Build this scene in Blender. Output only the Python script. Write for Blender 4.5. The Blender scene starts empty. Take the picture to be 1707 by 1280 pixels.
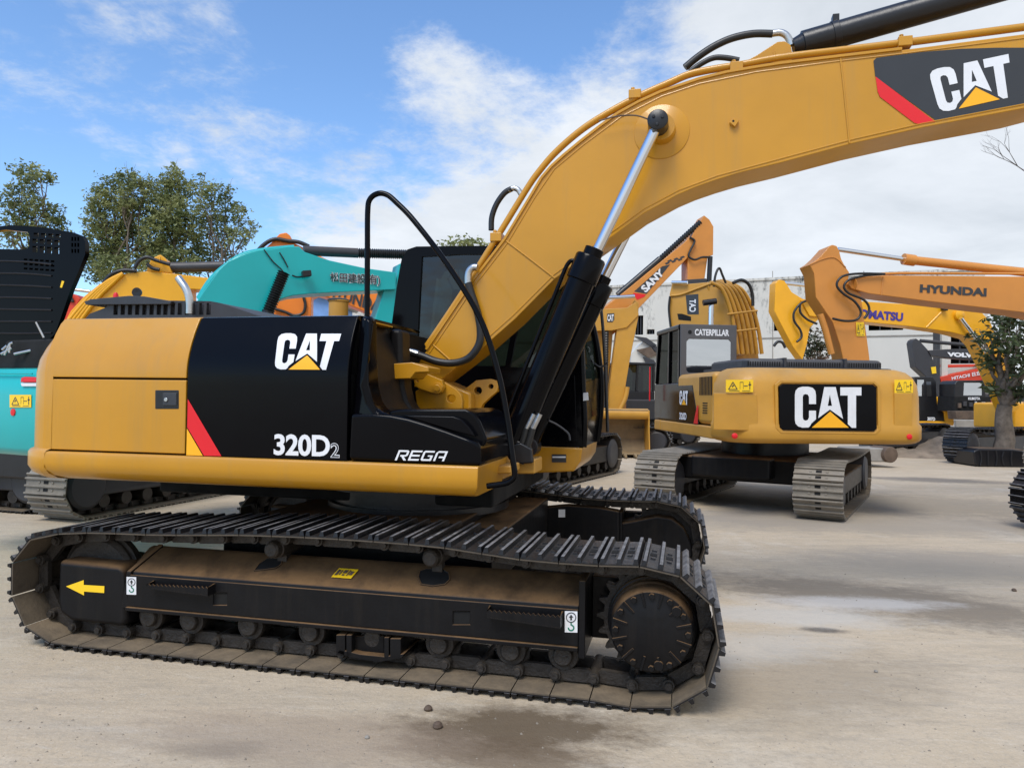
import bpy, math, random
from mathutils import Vector, Matrix
from mathutils.geometry import tessellate_polygon
S = bpy.context.scene
COL = S.collection
rnd = random.Random(7)
R = math.radians
# ------------------------------------------------------------------ camera
F_PX, PITCH, YAW, ROLL = 1234.8, -0.0166, 0.2264, 0.0136     # pixels of a 1707 px wide picture, radians
CP = Vector((0.1404, -3.72, 1.5468))
_right = Vector((math.cos(YAW), math.sin(YAW), 0)); _fwd = Vector((-math.sin(YAW), math.cos(YAW), 0)); _up = Vector((0, 0, 1))
C_F = _fwd*math.cos(PITCH) - _up*math.sin(PITCH)
_u2 = _up*math.cos(PITCH) + _fwd*math.sin(PITCH)
C_R = _right*math.cos(ROLL) + _u2*math.sin(ROLL)
C_U = _u2*math.cos(ROLL) - _right*math.sin(ROLL)
cam = bpy.data.cameras.new("Camera"); camo = bpy.data.objects.new("Camera", cam); COL.objects.link(camo)
camo.matrix_world = Matrix(((C_R.x, C_U.x, -C_F.x, CP.x), (C_R.y, C_U.y, -C_F.y, CP.y), (C_R.z, C_U.z, -C_F.z, CP.z), (0, 0, 0, 1)))
cam.sensor_width = 36; cam.lens = F_PX/1707*36; cam.clip_start = .05; cam.clip_end = 2000
S.camera = camo
# ------------------------------------------------------------------ light, sky, exposure
SUN_EL, SUN_AZ = R(57), math.atan2(-.22, -1.0)                # azimuth from +Y towards +X, to the sun
sun_dir = Vector((math.sin(SUN_AZ)*math.cos(SUN_EL), math.cos(SUN_AZ)*math.cos(SUN_EL), math.sin(SUN_EL)))
sl = bpy.data.lights.new("Sun", 'SUN'); sl.energy = 2.3; sl.angle = R(28); sl.color = (1, .95, .87)
so = bpy.data.objects.new("Sun", sl); COL.objects.link(so); so.rotation_euler = sun_dir.to_track_quat('Z', 'Y').to_euler(); so.location = sun_dir*40
S.view_settings.view_transform = 'Standard'; S.view_settings.look = 'None'; S.view_settings.exposure = 0.27; S.view_settings.gamma = 1
W = bpy.data.worlds.new("World"); S.world = W; W.use_nodes = True
def sky():
    nt = W.node_tree; N = nt.nodes; L = nt.links; N.clear()
    out = N.new('ShaderNodeOutputWorld'); bg = N.new('ShaderNodeBackground'); L.new(bg.outputs[0], out.inputs[0]); bg.inputs[1].default_value = .115
    st = N.new('ShaderNodeTexSky'); st.sky_type = 'NISHITA'; st.sun_disc = False; st.sun_elevation = SUN_EL; st.sun_rotation = SUN_AZ
    st.air_density = 1.0; st.dust_density = .6; st.ozone_density = 1.6
    tc = N.new('ShaderNodeTexCoord'); sp = N.new('ShaderNodeSeparateXYZ'); L.new(tc.outputs['Generated'], sp.inputs[0])
    def mth(op, a, b=None, c=None):
        n = N.new('ShaderNodeMath'); n.operation = op
        for i, v in enumerate((a, b, c)):
            if v is None: continue
            if isinstance(v, (int, float)): n.inputs[i].default_value = v
            else: L.new(v, n.inputs[i])
        return n.outputs[0]
    zz = mth('ADD', mth('MAXIMUM', sp.outputs[2], 0.0), .16)
    cx, cy = mth('DIVIDE', sp.outputs[0], zz), mth('DIVIDE', sp.outputs[1], zz)
    cb = N.new('ShaderNodeCombineXYZ'); L.new(cx, cb.inputs[0]); L.new(cy, cb.inputs[1])
    def noise(scale, detail, rough, off, dist=0.0, st_=(1, 1, 1), rot=0):
        mp = N.new('ShaderNodeMapping'); mp.inputs['Location'].default_value = off; mp.inputs['Scale'].default_value = st_; mp.inputs['Rotation'].default_value = (0, 0, rot)
        L.new(cb.outputs[0], mp.inputs[0])
        n = N.new('ShaderNodeTexNoise'); n.inputs['Scale'].default_value = scale; n.inputs['Detail'].default_value = detail; n.inputs['Roughness'].default_value = rough; n.inputs['Distortion'].default_value = dist
        L.new(mp.outputs[0], n.inputs[0]); return n.outputs[0]
    big = noise(.55, 3, .5, (3.1, 1.7, 0))
    puff = noise(2.6, 12, .66, (1.3, 4.4, 0), .25, (1, .85, 1), .5)
    fine = noise(9, 8, .7, (4.2, 7.7, 0), .2)
    low = mth('SUBTRACT', 1.0, mth('MULTIPLY', sp.outputs[2], 2.0))       # more cloud low in the sky
    side = mth('MULTIPLY', mth('ADD', sp.outputs[0], .34), .95)             # and towards the right
    m1 = mth('ADD', mth('MULTIPLY', low, .60), side)
    for (dx, dy, dz), c0, amt in SKY_PATCH:                               # thicker and thinner parts of the cloud sheet
        vm = N.new('ShaderNodeVectorMath'); vm.operation = 'DOT_PRODUCT'; L.new(tc.outputs['Generated'], vm.inputs[0]); vm.inputs[1].default_value = (dx, dy, dz)
        pr = N.new('ShaderNodeMapRange'); pr.interpolation_type = 'SMOOTHSTEP'; pr.inputs['From Min'].default_value = c0; pr.inputs['From Max'].default_value = 1; pr.inputs['To Max'].default_value = amt; L.new(vm.outputs['Value'], pr.inputs[0]); m1 = mth('ADD', m1, pr.outputs[0])
    m1 = mth('ADD', m1, mth('MULTIPLY', mth('SUBTRACT', puff, .5), 2.1))
    m1 = mth('ADD', m1, mth('MULTIPLY', mth('SUBTRACT', fine, .5), .95))
    m1 = mth('ADD', m1, mth('MULTIPLY', mth('SUBTRACT', big, .5), .5))
    r1 = N.new('ShaderNodeMapRange'); r1.interpolation_type = 'SMOOTHSTEP'; r1.inputs['From Min'].default_value = -.02; r1.inputs['From Max'].default_value = .80; r1.inputs['To Max'].default_value = .96; L.new(m1, r1.inputs[0])
    mask = r1.outputs[0]
    # clouds: white where thin and high, soft grey-blue low down
    sh = N.new('ShaderNodeMapRange'); sh.inputs['From Min'].default_value = .3; sh.inputs['From Max'].default_value = .72; L.new(noise(1.6, 7, .6, (5, 9, 0), .3), sh.inputs[0])
    cm = N.new('ShaderNodeMix'); cm.data_type = 'RGBA'; L.new(sh.outputs[0], cm.inputs[0]); cm.inputs[6].default_value = (5.0, 5.35, 5.75, 1); cm.inputs[7].default_value = (6.8, 7.1, 7.5, 1)
    bl = N.new('ShaderNodeMix'); bl.data_type = 'RGBA'; bl.blend_type = 'MULTIPLY'; bl.inputs[0].default_value = 1; L.new(st.outputs[0], bl.inputs[6]); bl.inputs[7].default_value = (1.16, 1.42, 1.66, 1)
    mx = N.new('ShaderNodeMix'); mx.data_type = 'RGBA'; L.new(mask, mx.inputs[0]); L.new(bl.outputs[2], mx.inputs[6]); L.new(cm.outputs[2], mx.inputs[7])
    L.new(mx.outputs[2], bg.inputs[0])
# ------------------------------------------------------------------ picture ray -> point on a real plane
def ray(px, py): return C_R*((px-853.5)/F_PX) - C_U*((py-640)/F_PX) + C_F
def at(px, py, x=None, y=None, z=None):
    d = ray(px, py)
    t = (y-CP.y)/d.y if y is not None else (z-CP.z)/d.z if z is not None else (x-CP.x)/d.x
    return CP + d*t
def pd(px, py, D): return CP + ray(px, py)*D
SKY_PATCH = [(tuple(ray(*p).normalized()), c, a) for p, c, a in (((150, 50), .965, .72), ((330, 110), .985, .25), ((720, 40), .970, -.75), ((190, 245), .962, -.62), ((440, 40), .985, -.2), ((780, 370), .950, .62), ((1350, 330), .93, .45), ((620, 150), .990, .34), ((760, 120), .990, .25), ((880, 90), .988, .15), ((980, 60), .985, -.25), ((620, 250), .992, -.35))]
sky()
class Pl:                                                         # a vertical plane; n points away from the camera
    def __init__(s, O, u):
        s.O = Vector(O); s.u = Vector((u[0], u[1], 0)).normalized(); s.n = Vector((-s.u.y, s.u.x, 0))
        if s.n.dot(C_F) < 0: s.n = -s.n
    def __call__(s, px, py, off=0.0):
        d = ray(px, py); return CP + d*((s.O + s.n*off - CP).dot(s.n)/d.dot(s.n))
def plD(px, D, turn=0, py=660):                                   # plane at depth D through a pixel, right end turned away by turn degrees
    return Pl(pd(px, py, D), (Matrix.Rotation(R(turn), 3, 'Z') @ _right))
def ply(y): return Pl((0, y, 0), (1, 0))
# ------------------------------------------------------------------ mesh helpers
def catmull(P, k=6, closed=False):
    P = [Vector(p) for p in P]; n = len(P); out = []
    rng = range(n) if closed else range(n-1)
    for i in rng:
        g = (lambda j: P[j % n]) if closed else (lambda j: P[max(0, min(n-1, j))])
        a, b, c, d = g(i-1), g(i), g(i+1), g(i+2)
        for q in range(k):
            t = q/k
            out.append(.5*((2*b) + (c-a)*t + (2*a-5*b+4*c-d)*t*t + (3*b-a-3*c+d)*t**3))
    if not closed: out.append(P[-1])
    return out
class MB:
    def __init__(s): s.v = []; s.f = []; s.m = []
    def add(s, V, Fc, mat=0):
        b = len(s.v); s.v += [Vector(v) for v in V]; s.f += [[b+i for i in f] for f in Fc]; s.m += [mat]*len(Fc)
    def hexa(s, A, B, mat=0):                                     # two quads joined
        s.add(list(A)+list(B), [(0, 1, 2, 3), (7, 6, 5, 4), (0, 4, 5, 1), (1, 5, 6, 2), (2, 6, 7, 3), (3, 7, 4, 0)], mat)
    def box(s, x0, x1, y0, y1, z0, z1, fr=None, mat=0):
        A = [(x0, y0, z0), (x1, y0, z0), (x1, y0, z1), (x0, y0, z1)]; B = [(x0, y1, z0), (x1, y1, z0), (x1, y1, z1), (x0, y1, z1)]
        if fr: A = [fr(*p) for p in A]; B = [fr(*p) for p in B]
        s.hexa(A, B, mat)
    def prism(s, A, B, mat=0):
        n = len(A); s.add(list(A)+list(B), [list(range(n)), list(range(2*n-1, n-1, -1))] + [(i, n+i, n+(i+1) % n, (i+1) % n) for i in range(n)], mat)
    def holed(s, loops, fn, depth, mat=0):                        # loops: outer, holes in 2D; fn(u,v,off)->3D
        flat = [p for l in loops for p in l]
        tri = tessellate_polygon([[Vector((p[0], p[1], 0)) for p in l] for l in loops])
        A = [fn(p[0], p[1], 0) for p in flat]; B = [fn(p[0], p[1], depth) for p in flat]; n = len(flat)
        fs = [tuple(t) for t in tri] + [tuple(n+i for i in reversed(t)) for t in tri]; b = 0
        for l in loops:
            k = len(l); fs += [(b+i, n+b+i, n+b+(i+1) % k, b+(i+1) % k) for i in range(k)]; b += k
        s.add(A+B, fs, mat)
    def tube(s, P, r, n=10, mat=0, rib=None):
        P = [Vector(p) for p in P]; V = []; up = None; N = len(P)
        for i, p in enumerate(P):
            t = (P[min(i+1, N-1)] - P[max(i-1, 0)]).normalized()
            if up is None: up = t.orthogonal().normalized()
            up = (up - t*up.dot(t)).normalized(); w = t.cross(up)
            rr = r[i] if isinstance(r, (list, tuple)) else r
            if rib and i % 2: rr *= rib
            V += [p + (up*math.cos(a)+w*math.sin(a))*rr for a in (2*math.pi*k/n for k in range(n))]
        Fc = [(i*n+k, i*n+(k+1) % n, (i+1)*n+(k+1) % n, (i+1)*n+k) for i in range(N-1) for k in range(n)]
        Fc += [tuple(range(n-1, -1, -1)), tuple((N-1)*n+k for k in range(n))]
        s.add(V, Fc, mat)
    def cyl(s, a, b, r, r2=None, n=24, mat=0): s.tube([a, b], [r, r if r2 is None else r2], n, mat)
    def lathe(s, o, d, prof, n=32, mat=0):                        # prof: (distance along d, radius)
        o = Vector(o); d = Vector(d).normalized(); u = d.orthogonal().normalized(); w = d.cross(u); V = []
        for t, r in prof: V += [o + d*t + (u*math.cos(a)+w*math.sin(a))*r for a in (2*math.pi*k/n for k in range(n))]
        m = len(prof); Fc = [(i*n+k, i*n+(k+1) % n, (i+1)*n+(k+1) % n, (i+1)*n+k) for i in range(m-1) for k in range(n)]
        Fc += [tuple(range(n-1, -1, -1)), tuple((m-1)*n+k for k in range(n))]
        s.add(V, Fc, mat)
    def poly(s, P, mat=0): s.add(P, [list(range(len(P)))], mat)
WI = {}
def build(mb, name, mat, parent=None, bevel=0.0, seg=2, ang=34):
    me = bpy.data.meshes.new(name); inv = WI.get(parent)
    vs = [(inv @ v) if inv else v for v in mb.v]
    me.from_pydata([tuple(v) for v in vs], [], mb.f); me.validate()
    mats = mat if isinstance(mat, (list, tuple)) else [mat]
    for m in mats: me.materials.append(m)
    if len(mats) > 1 and len(me.polygons) == len(mb.m): me.polygons.foreach_set('material_index', mb.m)
    import bmesh
    bm = bmesh.new(); bm.from_mesh(me); bmesh.ops.recalc_face_normals(bm, faces=bm.faces); bm.to_mesh(me); bm.free()
    me.polygons.foreach_set('use_smooth', [True]*len(me.polygons)); me.set_sharp_from_angle(angle=R(ang)); me.update()
    o = bpy.data.objects.new(name, me); COL.objects.link(o)
    if parent: o.parent = parent; WI[o] = WI[parent]
    if bevel:
        b = o.modifiers.new('bevel', 'BEVEL'); b.width = bevel; b.segments = seg; b.limit_method = 'ANGLE'; b.angle_limit = R(35); b.harden_normals = True
    return o
def tag(o, label, cat, group=None, kind=None):
    if label: o['label'] = label
    if cat: o['category'] = cat
    if group: o['group'] = group
    if kind: o['kind'] = kind
    return o
def thing(name, label, cat, loc=(0, 0, 0), group=None):
    o = bpy.data.objects.new(name, None); COL.objects.link(o); o.location = loc; o.empty_display_size = .3
    WI[o] = Matrix.Translation(loc).inverted(); return tag(o, label, cat, group)
def lab(o, t): o['label'] = t; return o
class Fr:                                                          # a machine's own frame: u forward, v left, z up
    def __init__(s, o, h, z=0): s.o = Vector((o[0], o[1], z)); s.a = Vector((math.cos(R(h)), math.sin(R(h)), 0)); s.b = Vector((-math.sin(R(h)), math.cos(R(h)), 0))
    def __call__(s, u, v, z): return s.o + s.a*u + s.b*v + Vector((0, 0, z))
# ------------------------------------------------------------------ materials
def srgb(r, g, b): return tuple((c/255/12.92 if c/255 <= .04045 else ((c/255+.055)/1.055)**2.4) for c in (r, g, b)) + (1,)
def mat(name, rgb, rough=.5, metal=0, coat=0, var=.12, vs=3.0, dust=0.0, dustc=(.17, .115, .065, 1), ds=5.0, bump=0.0, bs=40, side=0.0, spec=.5, rvar=.12, streak=0.0, streakc=None):
    m = bpy.data.materials.new(name); m.use_nodes = True; nt = m.node_tree; N = nt.nodes; L = nt.links
    b = N['Principled BSDF']; b.inputs['Metallic'].default_value = metal; b.inputs['Coat Weight'].default_value = coat; b.inputs['Coat Roughness'].default_value = .08; b.inputs['Specular IOR Level'].default_value = spec
    c = rgb if len(rgb) == 4 else tuple(rgb)+(1,)
    tc = N.new('ShaderNodeNewGeometry'); pos = tc.outputs['Position']
    def noise(sc, det=6, ro=.6, vec=None):
        n = N.new('ShaderNodeTexNoise'); n.inputs['Scale'].default_value = sc; n.inputs['Detail'].default_value = det; n.inputs['Roughness'].default_value = ro; L.new(vec or pos, n.inputs[0]); return n.outputs[0]
    nv = noise(vs)
    mr = N.new('ShaderNodeMapRange'); mr.inputs['From Min'].default_value = .3; mr.inputs['From Max'].default_value = .7; mr.inputs['To Min'].default_value = 1-var; mr.inputs['To Max'].default_value = 1+var; L.new(nv, mr.inputs[0])
    mx = N.new('ShaderNodeMix'); mx.data_type = 'RGBA'; mx.blend_type = 'MULTIPLY'; mx.inputs[0].default_value = 1; mx.inputs[6].default_value = c; L.new(mr.outputs[0], mx.inputs[7]); col = mx.outputs[2]
    rr = N.new('ShaderNodeMapRange'); rr.inputs['From Min'].default_value = .3; rr.inputs['From Max'].default_value = .7; rr.inputs['To Min'].default_value = max(.03, rough-rvar*rough); rr.inputs['To Max'].default_value = rough+rvar*rough; L.new(noise(vs*2.3), rr.inputs[0]); rough_o = rr.outputs[0]
    if streak:
        mp = N.new('ShaderNodeMapping'); mp.inputs['Scale'].default_value = (1, 1, .06); L.new(pos, mp.inputs[0])
        s2 = N.new('ShaderNodeMapRange'); s2.inputs['From Min'].default_value = .52; s2.inputs['From Max'].default_value = .72; s2.inputs['To Max'].default_value = streak; L.new(noise(9, 6, .7, mp.outputs[0]), s2.inputs[0])
        d2 = N.new('ShaderNodeMix'); d2.data_type = 'RGBA'; L.new(s2.outputs[0], d2.inputs[0]); L.new(col, d2.inputs[6]); d2.inputs[7].default_value = streakc or dustc; col = d2.outputs[2]
    if dust or side:
        sp = N.new('ShaderNodeSeparateXYZ'); L.new(tc.outputs['Normal'], sp.inputs[0])
        up = N.new('ShaderNodeMapRange'); up.inputs['From Min'].default_value = .25; up.inputs['From Max'].default_value = .8; up.inputs['To Min'].default_value = side; up.inputs['To Max'].default_value = dust; L.new(sp.outputs[2], up.inputs[0])
        dn = N.new('ShaderNodeMapRange'); dn.inputs['From Min'].default_value = .32; dn.inputs['From Max'].default_value = .62; dn.inputs['To Min'].default_value = .35; dn.inputs['To Max'].default_value = 1.2; L.new(noise(ds, 10, .7), dn.inputs[0])
        mu = N.new('ShaderNodeMath'); mu.operation = 'MULTIPLY'; mu.use_clamp = True; L.new(up.outputs[0], mu.inputs[0]); L.new(dn.outputs[0], mu.inputs[1])
        dm = N.new('ShaderNodeMix'); dm.data_type = 'RGBA'; L.new(mu.outputs[0], dm.inputs[0]); L.new(col, dm.inputs[6])
        dc = N.new('ShaderNodeMix'); dc.data_type = 'RGBA'; L.new(noise(ds*2.7, 5), dc.inputs[0]); dc.inputs[6].default_value = dustc; dc.inputs[7].default_value = tuple(x*1.5 for x in dustc[:3])+(1,); L.new(dc.outputs[2], dm.inputs[7]); col = dm.outputs[2]
        rm = N.new('ShaderNodeMix'); L.new(mu.outputs[0], rm.inputs[0]); L.new(rough_o, rm.inputs[2]); rm.inputs[3].default_value = .9; rough_o = rm.outputs[0]
    L.new(col, b.inputs['Base Color']); L.new(rough_o, b.inputs['Roughness'])
    if bump:
        bp = N.new('ShaderNodeBump'); bp.inputs['Strength'].default_value = bump; bp.inputs['Distance'].default_value = .01; L.new(noise(bs, 4, .5), bp.inputs['Height']); L.new(bp.outputs[0], b.inputs['Normal'])
    return m
M = {}
M['yel'] = mat('machine_yellow', srgb(194, 137, 22), .33, 0, .25, .07, 1.5, streak=.22, streakc=(.30, .20, .08, 1), bump=.05, bs=3.0, dust=.25, dustc=(.3, .22, .13, 1), ds=9)
M['yel2'] = mat('weathered_yellow', srgb(194, 140, 40), .45, 0, .1, .1, 2.0, dust=.4, dustc=(.28, .2, .12, 1), side=.08)
M['gloss'] = mat('gloss_black_paint', (.002, .002, .003, 1), .14, 0, 0, .1, 2, bump=.05, bs=2.2, rvar=.3, spec=.13)
M['satin'] = mat('satin_black', (.009, .009, .011, 1), .34, 0, 0, .15, 6, bump=.12, bs=30)
M['plast'] = mat('dark_grey_plastic', (.030, .032, .038, 1), .48, 0, 0, .15, 8, dust=.35, dustc=(.12, .11, .1, 1))
M['shoe'] = mat('track_shoe_black', (.010, .010, .012, 1), .32, .2, 0, .3, 9, dust=.14, dustc=(.13, .115, .10, 1), ds=7, bump=.35, bs=60, rvar=.35)
M['grous'] = mat('worn_grouser', (.012, .012, .014, 1), .34, .3, 0, .3, 9, dust=.85, dustc=(.19, .185, .185, 1), ds=14, bump=.3, bs=60)
M['shoein'] = mat('track_shoe_dusty', (.055, .045, .034, 1), .7, 0, 0, .3, 8, dust=.85, dustc=(.150, .112, .070, 1), ds=6, side=.25, bump=.3, bs=50)
M['shoeg'] = mat('worn_grey_shoe', (.20, .185, .16, 1), .6, .2, 0, .3, 7, dust=.5, dustc=(.24, .2, .15, 1), side=.3, bump=.3, bs=40)
M['frame'] = mat('track_frame_black', (.007, .007, .008, 1), .36, 0, 0, .2, 6, spec=.2, dust=.9, dustc=(.135, .078, .036, 1), ds=4, side=.0, bump=.15, bs=25, streak=.16, streakc=(.055, .043, .030, 1))
M['chain'] = mat('chain_steel', (.030, .027, .025, 1), .5, .4, 0, .4, 20, dust=.4, dustc=(.12, .095, .07, 1), ds=16, side=.13, bump=.5, bs=70)
M['chrome'] = mat('chrome', (.72, .73, .75, 1), .10, 1, 0, .03, 4)
M['alu'] = mat('bare_metal', (.55, .55, .54, 1), .32, 1, 0, .08, 14, bump=.1)
M['rub'] = mat('black_rubber', (.014, .014, .014, 1), .42, 0, 0, .2, 20)
M['white'] = mat('white_vinyl', (.76, .77, .79, 1), .4, var=.05, vs=8, streak=.12, streakc=(.5, .47, .42, 1))
M['red'] = mat('red_vinyl', srgb(222, 22, 32), .4, var=.03)
M['ydec'] = mat('yellow_vinyl', srgb(250, 178, 22), .4, var=.03)
M['ysign'] = mat('sign_yellow', srgb(250, 205, 30), .45, var=.04)
M['bdec'] = mat('black_vinyl', (.03, .033, .038, 1), .3, var=.05)
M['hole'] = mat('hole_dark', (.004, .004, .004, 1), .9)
M['teal'] = mat('teal_paint', srgb(0, 172, 172), .33, 0, .2, .06, 1.2, dust=.1)
M['orange'] = mat('orange_paint', srgb(206, 134, 54), .42, 0, .1, .1, 1.4, dust=.2, side=.04)
M['orange2'] = mat('bright_orange_paint', srgb(232, 126, 28), .42, 0, .1, .08, 1.4)
M['kyel'] = mat('warm_yellow_paint', srgb(238, 170, 22), .4, 0, .15, .08, 1.4, dust=.15)
M['redp'] = mat('red_paint', srgb(205, 62, 36), .45, 0, 0, .12, 2)
M['cabgrey'] = mat('cab_grey', (.085, .082, .085, 1), .4, var=.1)
M['worn_shaded'] = mat('worn_shaded_steel', (.20, .135, .065, 1), .6, .1, 0, .3, 4, dust=.5, side=.2, dustc=(.25, .18, .1, 1), bump=.2, bs=15)  # worn brown steel, its colour also carrying the shade inside the bucket
M['cowl'] = mat('cowl_black', (.010, .009, .009, 1), .42, spec=.2, var=.2, vs=3)
M['dgrey'] = mat('dark_grey_paint', (.035, .036, .042, 1), .45, 0, 0, .12, 3, dust=.2)
M['brown'] = mat('rusty_steel', (.11, .075, .052, 1), .75, 0, 0, .35, 5, bump=.4, bs=20)
M['concr'] = mat('concrete_block', (.28, .26, .23, 1), .9, 0, 0, .2, 3, bump=.4, bs=15)
M['green'] = mat('green_vinyl', srgb(20, 120, 95), .45)
M['bark'] = mat('bark', (.15, .122, .095, 1), .9, 0, 0, .35, 9, bump=.9, bs=22)
M['twig'] = mat('bare_twig', (.10, .085, .075, 1), .9)
def leafmat(name, a, b):
    m = bpy.data.materials.new(name); m.use_nodes = True; nt = m.node_tree; N = nt.nodes; L = nt.links; N.clear()
    out = N.new('ShaderNodeOutputMaterial'); g = N.new('ShaderNodeNewGeometry'); n = N.new('ShaderNodeTexNoise'); n.inputs['Scale'].default_value = .9; n.inputs['Detail'].default_value = 5
    L.new(g.outputs['Position'], n.inputs[0]); r = N.new('ShaderNodeMapRange'); r.inputs['From Min'].default_value = .35; r.inputs['From Max'].default_value = .65; L.new(n.outputs[0], r.inputs[0])
    ad = N.new('ShaderNodeMath'); ad.operation = 'MULTIPLY_ADD'; L.new(g.outputs['Random Per Island'], ad.inputs[0]); ad.inputs[1].default_value = .6; L.new(r.outputs[0], ad.inputs[2])
    sb = N.new('ShaderNodeMath'); sb.operation = 'SUBTRACT'; sb.use_clamp = True; L.new(ad.outputs[0], sb.inputs[0]); sb.inputs[1].default_value = .3
    mx = N.new('ShaderNodeMix'); mx.data_type = 'RGBA'; L.new(sb.outputs[0], mx.inputs[0]); mx.inputs[6].default_value = a; mx.inputs[7].default_value = b
    p = N.new('ShaderNodeBsdfPrincipled'); p.inputs['Roughness'].default_value = .55; L.new(mx.outputs[2], p.inputs['Base Color'])
    t = N.new('ShaderNodeBsdfTranslucent'); L.new(mx.outputs[2], t.inputs[0]); ms = N.new('ShaderNodeMixShader'); ms.inputs[0].default_value = .3
    L.new(p.outputs[0], ms.inputs[1]); L.new(t.outputs[0], ms.inputs[2]); L.new(ms.outputs[0], out.inputs[0]); return m
M['leaf'] = leafmat('leaf_olive', (.070, .105, .030, 1), (.32, .34, .13, 1))
M['leaf2'] = leafmat('leaf_dark', (.022, .036, .014, 1), (.085, .115, .040, 1))
M['leaf3'] = leafmat('leaf_red_green', (.03, .05, .016, 1), (.13, .06, .035, 1))
def glassmat(name, tint, refl=1.0, base=.06):
    m = bpy.data.materials.new(name); m.use_nodes = True; nt = m.node_tree; N = nt.nodes; L = nt.links; N.clear()
    out = N.new('ShaderNodeOutputMaterial'); t = N.new('ShaderNodeBsdfTransparent'); t.inputs[0].default_value = tint; g = N.new('ShaderNodeBsdfGlossy'); g.inputs['Roughness'].default_value = .02
    fr = N.new('ShaderNodeLayerWeight'); fr.inputs[0].default_value = .35; mr = N.new('ShaderNodeMapRange'); mr.inputs['To Min'].default_value = base; mr.inputs['To Max'].default_value = .8*refl; L.new(fr.outputs['Facing'], mr.inputs[0])
    mx = N.new('ShaderNodeMixShader'); L.new(mr.outputs[0], mx.inputs[0]); L.new(t.outputs[0], mx.inputs[1]); L.new(g.outputs[0], mx.inputs[2]); L.new(mx.outputs[0], out.inputs[0]); return m
M['glass'] = glassmat('tinted_glass', (.10, .13, .115, 1), .14)
M['glassl'] = glassmat('clear_glass', (.75, .8, .82, 1), 1.0, .72)
# ------------------------------------------------------------------ lettering
_tc = {}
def text_mesh(s, bold=0.0, shear=0.0, space=1.0):
    cu = bpy.data.curves.new('t', 'FONT'); cu.body = s; cu.offset = bold; cu.shear = shear; cu.space_character = space; cu.resolution_u = 4; cu.fill_mode = 'FRONT'
    o = bpy.data.objects.new('t', cu); COL.objects.link(o); dg = bpy.context.evaluated_depsgraph_get(); dg.update()
    me = bpy.data.meshes.new_from_object(o.evaluated_get(dg)); V = [v.co.copy() for v in me.vertices]; Fc = [list(p.vertices) for p in me.polygons]
    bpy.data.objects.remove(o); bpy.data.curves.remove(cu); bpy.data.meshes.remove(me)
    x0 = min(v.x for v in V); x1 = max(v.x for v in V); y0 = min(v.y for v in V); y1 = max(v.y for v in V)
    return [((v.x-x0)/(x1-x0), (v.y-y0)/(y1-y0)) for v in V], Fc
def quad_fn(q, pl, lift):                                          # q: TL TR BR BL pixels; (u right, v up) in 0..1 -> point on the plane
    def fn(u, v):
        a = [q[0][i]*(1-u)*v + q[1][i]*u*v + q[2][i]*u*(1-v) + q[3][i]*(1-u)*(1-v) for i in (0, 1)]
        p = pl(a[0], a[1]); return p + (CP-p).normalized()*lift
    return fn
def letters(s, fn, m, parent, bold=.02, shear=0, name='lettering', space=1.0):
    V, Fc = text_mesh(s, bold, shear, space); mb = MB(); mb.add([fn(u, v) for u, v in V], Fc); return build(mb, name, m, parent)
LOGO_W = [[(0, 46), (4, 22), (18, 6), (42, 0), (72, 0), (97, 6), (111, 22), (115, 46), (115, 95), (77, 95), (77, 56), (71, 44), (59, 40), (47, 44), (43, 56), (43, 168), (47, 181), (59, 186), (71, 181), (77, 168), (77, 131), (115, 131), (115, 178), (90, 201), (82, 216), (74, 223), (42, 224), (18, 217), (4, 202), (0, 180)],
          [(160, 2), (190.5, 2), (190.5, 43), (179, 105), (191, 105), (191, 125), (127, 172)], [(190.5, 2), (222, 2), (262, 176), (191, 125), (191, 105), (202, 105), (190.5, 43)],
          [(247, 3), (362, 3), (362, 48), (333, 48), (333, 225), (310, 225), (288, 204), (288, 48), (247, 48)]]
LOGO_Y = [[(192, 136), (294, 224), (92, 224)]]
def clip(P, v, keep):
    out = []
    for a, b in zip(P, P[1:]+P[:1]):
        ia, ib = (a[1]-v)*keep >= 0, (b[1]-v)*keep >= 0
        if ia: out.append(a)
        if ia != ib: t = (v-a[1])/(b[1]-a[1]); out.append((a[0]+(b[0]-a[0])*t, v))
    return out
def banded(mb, polys, fn, W_, H_, m, nb):                            # flat shapes cut into bands so that they follow a curved sheet
    for P in polys:
        for t in tessellate_polygon([[Vector((x, y, 0)) for x, y in P]]):
            T_ = [P[i] for i in t]
            for k in range(nb):
                c = clip(clip(T_, H_*k/nb, 1), H_*(k+1)/nb, -1)
                if len(c) > 2: mb.poly([fn(x/W_, 1-y/H_) for x, y in c], m)
def logo(fn, parent, nb=1):
    mb = MB(); banded(mb, LOGO_W, fn, 362, 225, 0, nb); banded(mb, LOGO_Y, fn, 362, 225, 1, nb)
    return build(mb, 'logo', [M['white'], M['ydec']], parent)
def pxp(name, pts, pl, depth, m, parent, bevel=.008, off=0, holes=None):    # outline on a plane, given real thickness
    mb = MB()
    if holes: mb.holed([pts]+holes, lambda a, b, o: pl(a, b, off) + pl.n*o, depth)
    else:
        A = [pl(a, b, off) for a, b in pts]; mb.prism(A, [p + pl.n*depth for p in A])
    return build(mb, name, m, parent, bevel)
def pxt(name, pts, pl, r, m, parent, off=0, n=10, smooth=6, rib=None):      # tube through pixels on a plane; r in metres
    P = [pl(p[0], p[1], off + (p[2] if len(p) > 2 else 0)) for p in pts]
    if smooth and len(P) > 2: P = catmull(P, smooth)
    if rib:
        k = rib; a, b = P[0], P[-1]; P = [a + (b-a)*i/k for i in range(k+1)]
    mb = MB(); mb.tube(P, r, n, rib=.72 if rib else None); return build(mb, name, m, parent, ang=50 if not rib else 10)
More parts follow.
